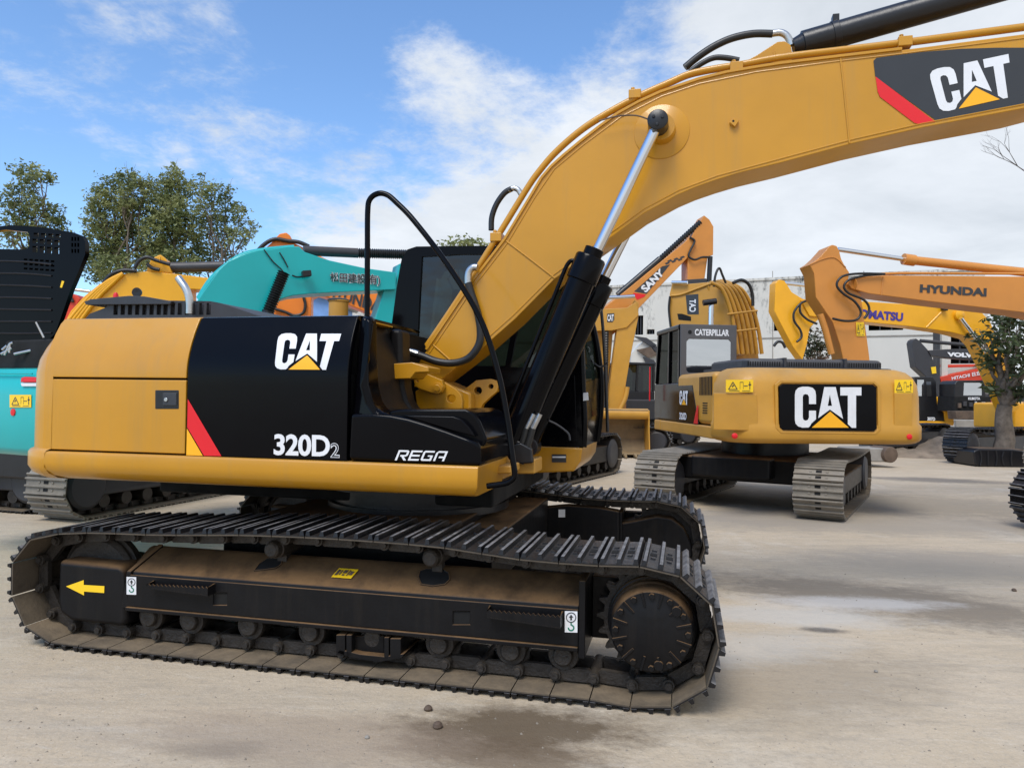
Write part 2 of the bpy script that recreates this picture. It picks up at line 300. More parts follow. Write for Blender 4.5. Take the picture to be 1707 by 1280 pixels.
def circ(cx, cy, r, n=20, ry=None): return [(cx+r*math.cos(2*math.pi*k/n), cy+(ry or r)*math.sin(2*math.pi*k/n)) for k in range(n)]
def rect(x0, y0, x1, y1): return [(x0, y0), (x1, y0), (x1, y1), (x0, y1)]
# ------------------------------------------------------------------ crawler tracks
def resample(P, n):
    P = [Vector((p[0], p[1])) for p in P]; P.append(P[0]); Ls = [0]
    for a, b in zip(P, P[1:]): Ls.append(Ls[-1]+(b-a).length)
    out = []; j = 0
    for i in range(n):
        d = Ls[-1]*i/n
        while Ls[j+1] < d: j += 1
        out.append(P[j].lerp(P[j+1], (d-Ls[j])/max(1e-9, Ls[j+1]-Ls[j])))
    return out, Ls[-1]/n
def track_geo(loop, n, fn, y0, y1, detail=True, phase=0.0):
    pts, pitch = resample(loop, n*4); k = int(phase*4) % 4
    nodes = [pts[(4*i+k) % (4*n)] for i in range(n)]; pitch *= 4
    xs = [p.x for p in nodes]; zs = [p.y for p in nodes]; zm = (min(zs)+max(zs))/2; rr = (max(zs)-min(zs))/2; xa, xb = min(xs)+rr, max(xs)-rr
    sh = MB(); ch = MB(); yc = (y0+y1)/2
    for i in range(n):
        a, b = nodes[i], nodes[(i+1) % n]; c = (a+b)/2; t = (b-a); pl_ = t.length; t = t.normalized(); nn = Vector((-t.y, t.x))
        if nn.dot(c - Vector((min(max(c.x, xa), xb), zm))) < 0: nn = -nn
        def q(s, h, y): v = c + t*s + nn*h; return fn(v.x, y, v.y)
        def bar(s0, s1, h0, h1, ya, yb, mt, tap=0.0):
            A = [q(s0, h0, ya), q(s1, h0, ya), q(s1-tap, h1, ya+tap*.6), q(s0+tap, h1, ya+tap*.6)]; B = [q(s0, h0, yb), q(s1, h0, yb), q(s1-tap, h1, yb-tap*.6), q(s0+tap, h1, yb-tap*.6)]
            sh.hexa(A, B, mt)
        hp = pl_*.5
        bar(-hp*.97, hp*.97, 0, .007, y0, y1, 1); bar(-hp*.975, hp*.975, .007, .014, y0, y1, 0)
        for g in (-.80, .02, .84): bar(hp*g-.014, hp*g+.014, .014, .040, y0-.004, y1+.004, 3, .006)
        if detail:
            w = y1-y0
            for g in (-.42, .42):
                for dy in (-.10, .10):
                    bar(hp*g-.014, hp*g+.014, .014, .022, yc+dy-.016, yc+dy+.016, 0, .003)
                bar(hp*g-.018, hp*g+.018, .0140, .0165, yc-.035, yc+.035, 2)
        for dy in (-.095, .095):                                    # chain links and pins
            L = pl_*.5
            for (s0, s1, hh) in ((-L*.99, L*.99, 1),):
                A = [(-L, -.052), (-L*.72, -.078), (L*.72, -.078), (L, -.052), (L*.85, -.012), (-L*.85, -.012)]
                o = (.012 if i % 2 else -.012)
                ch.prism([q(s, h, yc+dy-.017+o) for s, h in A], [q(s, h, yc+dy+.017+o) for s, h in A])
        pz = nodes[i]
        m_ = pz - Vector((min(max(pz.x, xa), xb), zm)); m_ = m_.normalized() if m_.length > 1e-6 else nn
        pc = pz - m_*.044; ch.cyl(fn(pc.x, yc-.15, pc.y), fn(pc.x, yc+.15, pc.y), .030, n=14)
        ch.cyl(fn(pc.x, yc-.165, pc.y), fn(pc.x, yc-.15, pc.y), .018, .021, n=12)
    return sh, ch
# ================================================================== the foreground excavator
EX = thing('excavator', 'large glossy yellow and black excavator nearest the camera, boom rising over its dark cab', 'excavator', (-1.75, 1.49, 0))
P0 = ply(0.0)
loop_px = [(97, 891), (131, 889), (170, 889.5), (213, 891), (259, 893), (330, 893), (400, 893), (470, 895), (551, 899), (600, 902), (660, 907), (708, 910), (760, 917), (814, 926), (874, 935), (920, 939), (967, 943), (1030, 945.5), (1074, 946), (1100, 948.5), (1124, 957), (1142, 967), (1160, 979), (1177, 994), (1187, 1012), (1194, 1034), (1198, 1060), (1197, 1090), (1192, 1115), (1183, 1138), (1168, 1155), (1150, 1167), (1132, 1175), (1100, 1179), (1065, 1180)]
loop = [P0(*p) for p in loop_px]; loop = [Vector((v.x, v.z)) for v in loop]
loop += [Vector((x, .043)) for x in (-.2, -.5, -1., -1.5, -2., -2.5, -3.0, -3.2, -3.36)]
lp2 = [(96, 1074), (64, 1061), (47, 1049), (32, 1028), (24, 1008), (19, 985), (18, 960), (22, 935), (30, 916), (44, 903), (66, 895)]
loop += [Vector((v.x, v.z)) for v in (P0(*p) for p in lp2)]
NS = 45
def main_track(dy, dx, dz):
    sh, ch = track_geo(loop, NS, lambda x, y, z: Vector((x+dx, y+dy, z+dz)), 0.0, .6, True, .15)
    t = build(sh, 'crawler_track', [M['shoe'], M['shoein'], M['hole'], M['grous']], EX, ang=25); build(ch, 'track_chain', M['chain'], t, ang=40)
main_track(0, 0, 0); main_track(2.38, 0, 0)
HUB = P0(1083.7, 1057); HX, HZ = HUB.x+.005, HUB.z-.005
IX, IZ = -3.42, .372
def drive(dy, s):                                                 # sprocket with its bolted final drive cover; s=-1 faces the camera
    yc = .3+dy; mb = MB(); nt = 21
    P = []
    for k in range(nt):
        for f, r in ((0, .262), (.22, .262), (.42, .300), (.58, .300), (.78, .262)):
            a = 2*math.pi*(k+f)/nt; P.append((HX+r*math.cos(a), HZ+r*math.sin(a)))
    mb.prism([(x, yc-.03, z) for x, z in P], [(x, yc+.03, z) for x, z in P])
    sp = build(mb, 'sprocket', M['chain'], EX, .004)
    d = MB(); ys = yc+s*.03
    d.lathe((HX, yc, HZ), (0, s, 0), [(0, .235), (.07, .235), (.075, .222), (.13, .222), (.135, .214), (.20, .212), (.225, .205)], 48)
    dc = build(d, 'drive_housing', M['frame'], sp, .003)
    c = MB(); o = (HX, yc+s*.2245, HZ)
    c.lathe(o, (0, s, 0), [(0, .206), (.010, .204), (.018, .196), (.022, .14), (.024, .135), (.024, 0.001)], 48)
    for k in range(24):
        a = 2*math.pi*k/24; ca, sa = math.cos(a), math.sin(a)
        if k % 2 == 0: c.cyl((HX+.178*ca, o[1]+s*.012, HZ+.178*sa), (HX+.178*ca, o[1]+s*.036, HZ+.178*sa), .017, .0155, 6)
        else:
            p, q2, w = .125, .200, .006
            A = [(HX+r*ca-t*sa, HZ+r*sa+t*ca) for r, t in ((p, -w), (q2, -w), (q2, w), (p, w))]
            c.hexa([(x, o[1]+s*.012, z) for x, z in A], [(x, o[1]+s*.030, z) for x, z in A])
    for a in (.75, -1.35): c.cyl((HX+.165*math.cos(a), o[1]+s*.012, HZ+.165*math.sin(a)), (HX+.165*math.cos(a), o[1]+s*.034, HZ+.165*math.sin(a)), .026, .024, 16)
    build(c, 'drive_cover', M['frame'], sp, .002)
drive(0, -1); drive(2.38, 1)
def idler(dy):
    mb = MB(); y = .3+dy
    mb.lathe((IX, y-.07, IZ), (0, 1, 0), [(0, .20), (.0, .235), (.025, .262), (.045, .262), (.045, .285), (.095, .285), (.095, .262), (.115, .262), (.14, .235), (.14, .20), (.11, .16), (.03, .16)], 48)
    build(mb, 'idler', M['chain'], EX, .004)
idler(0); idler(2.38)
def track_frame(dy, front):
    s = lambda y: y+dy
    x0, x1 = -3.085, -.372
    def sec(x, k=1.0): return [(x, s(.10), .258), (x, s(.10), .445), (x, s(.118), .468), (x, s(.285), .578), (x, s(.325), .584), (x, s(.47), .50), (x, s(.50), .445), (x, s(.50), .258)]
    mb = MB()
    if front:                                                      # the outer plate has two square sight holes
        Y0 = s(.10); nh = []
        h1 = [(at(a, b, y=.10).x, at(a, b, y=.10).z) for a, b in rect(355, 988, 378, 1008)]
        h2 = [(at(a, b, y=.10).x, at(a, b, y=.10).z) for a, b in rect(755, 1019, 783, 1041)]
        A = [p for p in sec(x0)]; A[0] = (x0, s(.112), .258); A[1] = (x0, s(.112), .445); B = [(x1, p[1], p[2]) for p in A]; mb.prism(A, B)
        for h in (h1, h2):
            xs = [p[0] for p in h]; zs = [p[1] for p in h]
            n = MB(); nh.append(n); n.hexa([(min(xs), Y0+.0095, min(zs)), (max(xs), Y0+.0095, min(zs)), (max(xs), Y0+.0095, max(zs)), (min(xs), Y0+.0095, max(zs))], [(min(xs), Y0+.013, min(zs)), (max(xs), Y0+.013, min(zs)), (max(xs), Y0+.013, max(zs)), (min(xs), Y0+.013, max(zs))])
        mb.holed([[(x0, .262), (x1, .262), (x1, .452), (x0, .452)], h1, h2], lambda a, b, o: Vector((a, Y0+o, b)), .012)
    else: mb.prism(sec(x0), sec(x1))
    # lower lip, end plates, recoil box around the idler
    mb.box(x0, x1, s(.088), s(.16), .238, .262)
    f = build(mb, 'track_frame', M['frame'], EX, .006)
    for n in (nh if front else []): build(n, 'sight_hole', M['hole'], f)
    g = MB(); a = [(-3.60, .17), (-3.56, .155), (-3.50, .135), (-3.10, .118), (-3.07, .15), (-3.07, .40)]
    P1 = [P_(*p) for P_ in [ply(.10)] for p in ((94, 1000), (97, 1022), (117, 1036), (205, 1046), (212, 1030), (206, 955), (200, 943), (96, 933))]
    pts = [(p.x, p.z) for p in P1]
    def ysec(z): return .10 if z < .43 else .10+(z-.43)*1.2
    A = [(x, s(.10), z) for x, z in pts]; top = [(x, z) for x, z in pts]
    g.prism(A, [(x, s(.50), z) for x, z in pts])
    build(g, 'idler_guard', M['frame'], f, .035, 4)
    e = MB(); xx = -3.09
    e.hexa([(xx-.03, s(.10), .25), (xx+.015, s(.10), .25), (xx+.03, s(.10), .47), (xx-.0, s(.10), .47)], [(xx-.03, s(.30), .25), (xx+.015, s(.30), .25), (xx+.10, s(.30), .60), (xx+.06, s(.30), .60)])
    build(e, 'end_plate', M['frame'], f, .006); e = MB(); e.box(x1, x1+.035, s(.105), s(.50), .20, .60); e.box(x1+.035, HX+.1, s(.40), s(.50), .22, .56); build(e, 'drive_bracket', M['frame'], f, .006)
    rx = [at(p, 1040, y=.14).x for p in (245, 313, 412, 515, 620, 730, 850, 938)]
    for x in rx:
        r = MB(); r.lathe((x, s(.14), .190), (0, 1, 0), [(0, .03), (0, .046), (.008, .052), (.03, .054), (.03, .080), (.055, .084), (.06, .072), (.28, .072), (.285, .084), (.31, .080), (.31, .05)], 28)
        build(r, 'track_roller', M['chain'], f, .003)
    for p in ((452, 917), (717, 931)):
        c = at(*p, y=.13); r = MB(); r.lathe((c.x, s(.12), c.z), (0, 1, 0), [(0, .02), (0, .034), (.012, .046), (.05, .05), (.055, .058), (.30, .058), (.31, .05)], 24)
        r.box(c.x-.03, c.x+.03, s(.25), s(.30), c.z-.10, c.z)
        build(r, 'carrier_roller', M['chain'], f, .003)
    if not front: return f
    P1 = ply(.09)
    gd = MB()                                                      # track guide guard in the middle
    for a, b in (((560, 1058), (575, 1092)), ((577, 1058), (586, 1094)), ((640, 1062), (648, 1098)), ((650, 1064), (668, 1098))):
        q = [P1(*p) for p in rect(a[0], a[1], b[0], b[1])]; gd.hexa(q, [p+Vector((0, .22, 0)) for p in q])
    q = [P1(*p) for p in ((560, 1088), (585, 1096), (630, 1104), (670, 1097), (674, 1089), (640, 1094), (600, 1090), (566, 1082))]; gd.prism(q, [p+Vector((0, .24, 0)) for p in q])
    q = [P1(*p, .05) for p in rect(586, 1060, 640, 1096)]; gd.hexa(q, [p+Vector((0, .02, 0)) for p in q])
    build(gd, 'guide_guard', M['frame'], f, .004)
    for (xa, ya, xb, yb, xc, yc2) in ((240, 969, 350, 976, 350, 992), (808, 1012, 938, 1024, 938, 1046)):   # steps with a saw-tooth edge
        st = MB(); Pb = ply(.035); Pc = ply(.098)
        A0, A1, B0, B1 = Pb(xa+4, ya+6), Pb(xb-4, yb+4), Pb(xa+4, yc2-6-(yb-ya)), Pb(xb-4, yc2)
        n_ = 15; top = []
        for k in range(2*n_+1): p = A0.lerp(A1, k/(2*n_)); top.append(p + Vector((0, 0, .008 if k % 2 else -.004)))
        out_ = [B0, B1] + list(reversed(top)); st.prism(out_, [p+Vector((0, .008, 0)) for p in out_])
        for (t, b, sx) in ((A0, B0, -1), (A1, B1, 1)):
            w = Vector((-sx*.004, .063, .0)); st.prism([t+Vector((0, 0, .004)), b, b+w, t+w+Vector((0, 0, .012))], [t+Vector((0, .008, .004)), b+Vector((0, .008, 0)), b+w+Vector((sx*.01, .004, 0)), t+w+Vector((sx*.01, .004, .012))])
        st.prism([B0, B1, B1+Vector((-.004, .063, 0)), B0+Vector((.004, .063, 0))], [p+Vector((0, 0, -.006)) for p in (B0, B1, B1+Vector((-.004, .063, 0)), B0+Vector((.004, .063, 0)))])
        build(st, 'step', M['frame'], f, .002)
    Q = ply(.0965)
    ar = MB(); ar.poly([Q(*p) for p in ((110, 977), (139.5, 966.5), (139.5, 974.5), (174, 976.5), (173.5, 988), (140, 985.5), (140, 992))]); build(ar, 'arrow_sticker', M['ysign'], f)
    for (a, b, c_, d) in ((211, 961, 227, 991), (941.5, 1018, 962.5, 1054)):
        sg = MB(); sg.poly([Q(*p) for p in ((a, b), (c_, b+.6), (c_, d), (a, d-.6))], 0); Q2 = ply(.0945)
        cx, cy, w, h = (a+c_)/2, b+(d-b)*.3, (c_-a), (d-b)
        def ring(x, y, r1, r2, m, n=20, a0=0, a1=1):
            for k in range(n):
                t0, t1 = 2*math.pi*(a0+(a1-a0)*k/n), 2*math.pi*(a0+(a1-a0)*(k+1)/n)
                sg.poly([Q2(x+r*math.cos(t), y+r*math.sin(t)) for r, t in ((r1, t0), (r2, t0), (r2, t1), (r1, t1))], m)
        ring(cx, cy, w*.34, w*.41, 1); sg.poly([Q2(cx+w*u, cy+w*v) for u, v in ((-.07, .22), (.07, .22), (.07, 0), (.18, 0), (0, -.24), (-.18, 0), (-.07, 0))], 1)
        sg.poly([Q2(cx+w*u, cy+w*v) for u, v in ((-.05, .41), (.05, .41), (.05, .62), (-.05, .62))], 2)
        ring(cx, cy+w*.82, w*.16, w*.27, 2, 14, -.22, .52)
        build(sg, 'lifting_sticker', [M['white'], M['bdec'], M['green']], f)
    Qy = [at(a, b, y=.2) for a, b in ((556, 966), (588, 968), (585, 980), (553, 978))]
    pn = MB(); dr = Vector((0, -.004, .006)); sl_ = lambda p: Vector((p.x, .2, .468+(.2-.118)*.6587))
    a0, a1 = at(553, 979, y=.175), at(586, 981, y=.175)
    q = [Vector((a0.x, .168, .503)), Vector((a1.x, .168, .503)), Vector((a1.x+.02, .228, .542)), Vector((a0.x+.02, .228, .542))]
    pn.poly([p+dr for p in q]); build(pn, 'plate_sticker', M['ysign'], f)
    bars = MB(); tx = lambda u, v: q[0].lerp(q[1], u).lerp(q[3].lerp(q[2], u), v)+dr*1.6
    for u0, u1, v0, v1 in ((.08, .22, .2, .8), (.27, .34, .25, .75), (.40, .60, .45, .8), (.44, .56, .2, .36), (.66, .72, .2, .8), (.76, .92, .3, .7)): bars.poly([tx(u0, v0), tx(u1, v0), tx(u1, v1), tx(u0, v1)])
    build(bars, 'sticker_marks', M['brown'], f)
    def slope(px, py, lift=.002):                                  # point on the slanted top of the frame
        d = ray(px, py); n_ = Vector((0, -.110, .167)).normalized(); o_ = Vector((0, .118, .468)); t = (o_-CP).dot(n_)/d.dot(n_); return CP+d*t+n_*lift
    for pts in ([(424, 951), (432, 940), (446, 931), (466, 930), (471, 934), (469, 941), (460, 947), (440, 950)], [(697, 962), (700, 952), (712, 948), (738, 949), (748, 955), (750, 966), (742, 974), (722, 977), (702, 974)]):
        mb = MB(); mb.poly([slope(*p) for p in pts]); build(mb, 'mud_hole', M['hole'], f)
        mb = MB(); mb.tube([slope(*p) for p in pts+pts[:1]], .005, 6); build(mb, 'hole_rim', M['frame'], f)
    return f
track_frame(0, True); track_frame(2.38, False)
cb = MB(); cb.box(-2.75, -.95, .55, 2.43, .40, .70); cb.box(-2.3, -1.2, .7, 2.28, .70, .76)
P25 = ply(2.44)
q = [P25(*p) for p in ((800, 905), (842, 856), (880, 848), (945, 842), (1000, 846), (1032, 852), (1032, 905))]; cb.prism(q, [p+Vector((0, .12, 0)) for p in q])
build(cb, 'car_body', M['frame'], EX, .015)
bp_ = MB(); bp_.box(-3.55, -1.05, .95, 2.75, .82, .984); build(bp_, 'dark_gap_block', M['hole'], EX, .02)  # black block added to darken the gap between house and tracks
q2 = MB(); q2.lathe((-1.75, 1.49, .74), (0, 0, 1), [(0, .66), (.05, .66), (.05, .62), (.15, .62), (.15, .68), (.26, .68)], 64); build(q2, 'swing_bearing', M['satin'], EX)
mg = MB(); q = [ply(2.52)(*p) for p in ((1032, 872), (1060, 867), (1095, 860), (1120, 864), (1140, 880), (1152, 905), (1155, 930), (1032, 930))]; mg.prism(q, [p+Vector((0, .3, 0)) for p in q]); build(mg, 'motor_guard', M['frame'], EX, .02)
tg = MB(); tg.poly([P25(a, b, -.004) for a, b in rect(931, 849, 942, 862)]); build(tg, 'white_sticker', M['white'], EX)

# ------------------------------------------------------------------ upper structure
def hood_y(z): return .14 if z < 1.66 else .14+.123*((z-1.66)/.34)**1.7
def hood(px, py, lift=0.0):
    y = .14
    for _ in range(6): p = at(px, py, y=y); y = hood_y(p.z)
    return at(px, py, y=y-lift)
def hoodsec(z0, z1, n=10, off=0.0):
    Z = [z0+(z1-z0)*i/n for i in range(n+1)]; return [(hood_y(z)+off, z) for z in Z]
def hpanel(name, x0, x1, z0, z1, m, top=False, depth=.05, bevel=.006, n=10):
    o = hoodsec(z0, z1, n)
    if top: o += [(.285, 2.006), (.33, 2.009), (.50, 2.010), (1.3, 2.010)]
    inn = [(y+depth, z-(.03 if top and i >= n else 0)) for i, (y, z) in enumerate(o)] if top else [(y+depth, z) for y, z in o]
    if top: inn[-1] = (1.3, 1.985)
    sec = o + list(reversed(inn)); mb = MB()
    mb.prism([(x0, y, z) for y, z in sec], [(x1, y, z) for y, z in sec]); return build(mb, name, m, EX, bevel, 2, 30)
XS0, XS1, XS2 = -3.742, -2.733, -1.695
G = .006
hpanel('upper_hood', XS0+G, XS1-G, 1.622+G, 2.0, M['yel'], True)
rd = hpanel('rear_door', XS0+G, XS1-G, 1.178, 1.622-G, M['yel'], n=1)
sd = hpanel('side_door', XS1+G*.3, XS2-G*.5, 1.170, 2.0, M['gloss'], True, n=16)
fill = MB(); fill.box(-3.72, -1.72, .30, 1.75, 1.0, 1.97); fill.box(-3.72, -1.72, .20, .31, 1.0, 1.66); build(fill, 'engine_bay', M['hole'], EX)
# latch
lt = MB(); q = [ply(.137)(*p) for p in rect(258, 650, 298, 682)]; lt.hexa(q, [p+Vector((0, .02, 0)) for p in q]); l_ = build(lt, 'door_latch', M['satin'], rd, .006)
lt = MB(); q = [ply(.131)(*p) for p in rect(271, 655, 294, 676)]; lt.hexa(q, [p+Vector((0, .02, 0)) for p in q]); build(lt, 'latch_paddle', M['plast'], l_, .004)
k_ = at(277, 666, y=.13); lt = MB(); lt.cyl(k_+Vector((0, -.006, 0)), k_+Vector((0, .01, 0)), .012); build(lt, 'lock_cylinder', M['alu'], l_, .002)
# decals on the black door
st = MB(); H = lambda a, b: hood(a, b, .003)
def hpoly(mb, pts, m): mb.poly([H(*p) for p in pts], m)
hpoly(st, ((313, 665), (369, 760), (340, 759.5), (312, 712)), 0); hpoly(st, ((311.5, 714), (338, 759.5), (310.5, 758.5)), 1); build(st, 'stripe', [M['red'], M['ydec']], sd)
lq = ((465, 555.5), (568, 556), (551, 616.5), (457, 615.5))
def hq(q, lift=.003):
    def fn(u, v):
        a = [q[0][i]*(1-u)*v + q[1][i]*u*v + q[2][i]*u*(1-v) + q[3][i]*(1-u)*(1-v) for i in (0, 1)]; return hood(a[0], a[1], lift)
    return fn
lg = MB(); f_ = hq(((464, 555.5), (569, 555.5), (551, 616.5), (457, 616)))
def fine(P, k=6): return [tuple(a+(b-a)*j/k for a, b in zip(p, q)) for p, q in zip(P, P[1:]+P[:1]) for j in range(k)]
lgo = logo(f_, sd, 10)
letters('320D', hq(((457, 723), (550, 725), (550, 761.5), (456, 758.5))), M['white'], sd, .03, 0, space=.96)
letters('2', hq(((551, 738), (566, 738.5), (566, 763), (551, 762.5))), M['white'], sd, .03)
letters('2', hq(((551.8, 739), (565.2, 739.5), (565.2, 762), (551.8, 761.5)), .0045), M['bdec'], sd, -.012)
# counterweight: stacked plan outlines with rounded rear corners
def cw_outline(d, y0, y1, xf, xr, rc=.34, n=8):
    P = [(xf, y0+d), ]
    for k in range(n+1):
        a = math.pi/2*k/n; P.append((xr+d*1.0+rc-rc*math.sin(a), y0+d+rc-rc*math.cos(a)))
    P.append((xr+d*1.0-.04, (y0+y1)/2))
    for k in range(n, -1, -1):
        a = math.pi/2*k/n; P.append((xr+d*1.0+rc-rc*math.sin(a), y1-d-rc+rc*math.cos(a)))
    P.append((xf, y1-d)); return P
CWL = [(.99, .10), (1.0, .055), (1.03, .018), (1.07, .0), (1.155, .0), (1.172, .008), (1.182, .024), (1.40, .024), (1.66, .026), (1.74, .037), (1.82, .063), (1.90, .098), (1.97, .138), (1.998, .165), (2.008, .20), (2.010, .40)]
def loft(levels, outl, fr=None):
    mb = MB(); O = [[(x, y, z) for x, y in outl(d)] for z, d in levels]; n = len(O[0])
    V = [p for o in O for p in o]; V = [fr(*p) for p in V] if fr else V
    mb.add(V, [(i*n+k, i*n+(k+1) % n, (i+1)*n+(k+1) % n, (i+1)*n+k) for i in range(len(O)-1) for k in range(n)] + [list(range(n)), list(range((len(O)-1)*n, len(O)*n))]); return mb
build(loft(CWL, lambda d: cw_outline(d, .114, 2.86, XS0-G, -4.022, .31)), 'counterweight', M['yel'], EX, ang=40)
# deck skirt, revolving frame
SK = [(.118, 1.160), (.112, 1.10), (.122, 1.055), (.150, 1.018), (.20, .996), (.28, .99), (.80, .99), (.80, 1.168), (.128, 1.168)]
mb = MB(); xa, xb = at(797, 778, y=.12).x, at(785, 830, y=.14).x
mb.prism([(XS0+G, y, z) for y, z in SK], [(xa if z > 1.05 else xa-(1.05-z)*.6, y, z) for y, z in SK]); build(mb, 'deck_skirt', M['yel'], EX, .008, 3, 30)
mb = MB(); mb.box(-3.7, -1.0, .82, 2.80, 1.0, 1.16); build(mb, 'main_deck', M['yel2'], EX, .01)
mb = MB()
for a, b, c, d, y in ((822, 776, 852, 790, .62), (856, 765, 892, 790, .95)):
    q = [ply(y)(*p) for p in rect(a, b, c, d)]; mb.hexa(q, [p+Vector((0, .25, 0)) for p in q])
build(mb, 'front_bracket', M['yel2'], EX, .012)
# front cowl of the hood and toolbox
prof = [(-1.693, 2.0), (-1.64, 2.005), (-1.605, 1.99), (-1.598, 1.75), (-1.585, 1.60), (-1.560, 1.51), (-1.52, 1.455), (-1.44, 1.435), (-1.44, 1.17), (-1.693, 1.17)]
mb = MB(); P = [(x, .142, z) for x, z in prof]
for yy0, yy1 in ((.142, .34),):
    A = [(x, hood_y(min(z, 2.0)) if False else yy0+max(0, hood_y(min(z, 1.99))-.14), z) for x, z in prof]; mb.prism(A, [(x, yy1, z) for x, z in prof])
fc = build(mb, 'front_cowl', M['gloss'], EX, .05, 5, 30)
mb = MB(); mb.prism([(x-.10 if z > 1.75 else x-.02, .34, min(z, 1.97)) for x, z in prof], [(x-.10 if z > 1.75 else x-.02, .72, min(z, 1.97)) for x, z in prof]); build(mb, 'cowl_recess', M['cowl'], fc, .02, 3)
mb = MB(); mb.prism([(x, .70, min(z, 1.965)) for x, z in prof], [(x, .87, min(z, 1.965)) for x, z in prof]); build(mb, 'cowl_post', M['cowl'], fc, .03, 4)
mb = MB(); mb.box(-1.75, -1.66, .36, .70, 1.972, 1.982); build(mb, 'trim_strip', M['yel'], fc, .003)
T = ply(.135)
tb = MB(); q = [T(*p) for p in ((580, 766), (584, 689), (620, 688.5), (650, 691), (680, 697), (710, 706), (745, 718), (775, 729), (795, 736), (800, 742), (801, 777))]
tb.prism(q, [p+Vector((0, .72, 0)) for p in q]); tbx = build(tb, 'tool_box', M['gloss'], EX, .022, 4, 30)
T2 = ply(.20); q = [T2(*p) for p in ((640, 702), (650, 684), (665, 682), (776, 682), (790, 688), (800, 702), (812, 733), (806, 745), (640, 745))]
tb = MB(); tb.prism(q, [p+Vector((0, .66, 0)) for p in q]); tp = build(tb, 'box_lid', M['gloss'], tbx, .016, 4, 30)
T3 = ply(.155); q = [T3(*p) for p in ((668, 692), (755, 694), (770, 699), (782, 712), (792, 728), (760, 720), (700, 702))]
tb = MB(); tb.prism(q, [p+Vector((0, .1, 0)) for p in q]); build(tb, 'lid_rib', M['gloss'], tp, .008, 3)
# REGA drawn with straight strokes
def strokes(chars, fn, w, m, parent):
    mb = MB()
    for (ox, segs) in chars:
        for P in segs: mb.poly([fn(ox+x, y) for x, y in P])
    return build(mb, 'lettering', m, parent)
t = .17
def bar_(x0, y0, x1, y1): return [(x0, y0), (x1, y0), (x1, y1), (x0, y1)]
Rr = [bar_(0, 0, t, 1), bar_(t, 1-t, .78, 1), [(.78, 1), (.92, .9), (.92, .72), (.75, .72), (.75, 1-t)], [(.75, .72), (.92, .72), (.92, .5), (.78, .38), (.66, .38), (.66, .38+t*.9), (.75, .56)], bar_(.3, .38, .66, .38+t*.9), [(.42, .38), (.62, .38), (.95, 0), (.72, 0)]]
Ee = [bar_(0, 0, t, 1), bar_(t, 0, .9, t), bar_(t, .41, .84, .41+t), bar_(t, 1-t, .92, 1)]
Gg = [[(0, .12), (t, .2), (t, .8), (0, .88)], [(0, .12), (.12, 0), (.85, 0), (.85, t), (t, t), (t, .2)], [(0, .88), (t, .8), (t, 1-t), (.92, 1-t), (.92, 1), (.12, 1)], [(.72, t), (.9, t), (.9, .55), (.72, .42)], [(.48, .42), (.72, .42), (.9, .55), (.48, .55)], [(.85, 0), (.9, .05), (.9, t), (.85, t)]]
Aa = [bar_(0, 0, t, .8), [(0, .8), (t, .8), (t, 1-t), (.2, 1), (.16, 1)], bar_(t, 1-t, .92, 1), bar_(.75, 0, .92, 1-t), bar_(.36, .30, .75, .30+t)]
rq = [(665, 750), (747, 752), (740, 768.5), (658, 767)]
rf = quad_fn(rq, T, .004)
strokes([(0, Rr), (1.08, Ee), (2.12, Gg), (3.2, Aa)], lambda x, y: rf(x/4.12, y), 0, M['white'], tbx)
# step handle in front of the cowl
pxp('step_plate', [(640, 607), (686, 604), (714, 612), (714, 620), (692, 621), (684, 631), (650, 632), (642, 622)], ply(.62), .24, M['yel'], EX, .006)
# engine cover with slots, exhaust, precleaner and small things on the hood
PV = ply(1.25)
ev = [(143, 530), (150, 523), (178, 512), (186, 501), (200, 500), (350, 502), (366, 505), (400, 516), (432, 527), (434, 536), (143, 538)]
hl = []
xs_ = [188, 200, 212, 224, 236, 248, 260, 271, 283, 295, 307, 319, 331, 343]
for i, x in enumerate(xs_): hl.append([(x+1.6, 505), (x+9, 505), (x+8, 525), (x+.8, 525)])
mb = MB(); mb.holed([ev]+hl, lambda a, b, o: PV(a, b)+Vector((0, o, 0)), .03)
cvr = build(mb, 'engine_cover', M['plast'], EX, .004)
mb = MB(); q = [PV(a, b, .03) for a, b in ((186, 501), (200, 500), (350, 502), (366, 505), (400, 516), (432, 527), (434, 536), (143, 538), (150, 523), (178, 512))]; mb.prism([p+Vector((0, .05, 0)) for p in q], [p+Vector((0, .95, 0)) for p in q]); build(mb, 'cover_inside', M['dgrey'], cvr, .02)
pxp('hood_flap', [(140, 503), (150, 499), (215, 493), (240, 494), (286, 502), (284, 507), (143, 508)], ply(1.22), .5, M['plast'], EX, .004, off=.0)
p = [(316, 523), (316, 505), (314, 492), (309, 480), (302, 470), (297, 463)]; pxt('exhaust_pipe', p, ply(1.18), [.028]*31, M['alu'], EX, n=20)
mb = MB(); c = ply(1.35)(564, 531); mb.lathe(c, (0, 0, 1), [(0, .072), (.122, .072), (.122, .078), (.135, .078), (.135, .06), (.15, .06), (.15, .02)], 28); build(mb, 'precleaner', M['yel2'], EX, .003)
mb = MB(); c = ply(1.35)(564, 502.5); mb.lathe(c, (0, 0, 1), [(0, .0785), (.012, .08), (.02, .066), (.024, .01)], 28); build(mb, 'precleaner_cap', M['plast'], EX)
c = ply(1.35)(193, 494); mb = MB(); mb.lathe(c, (0, 0, 1), [(-.02, .02), (.01, .02), (.028, .012), (.032, .002)], 14); build(mb, 'red_beacon', M['red'], EX)
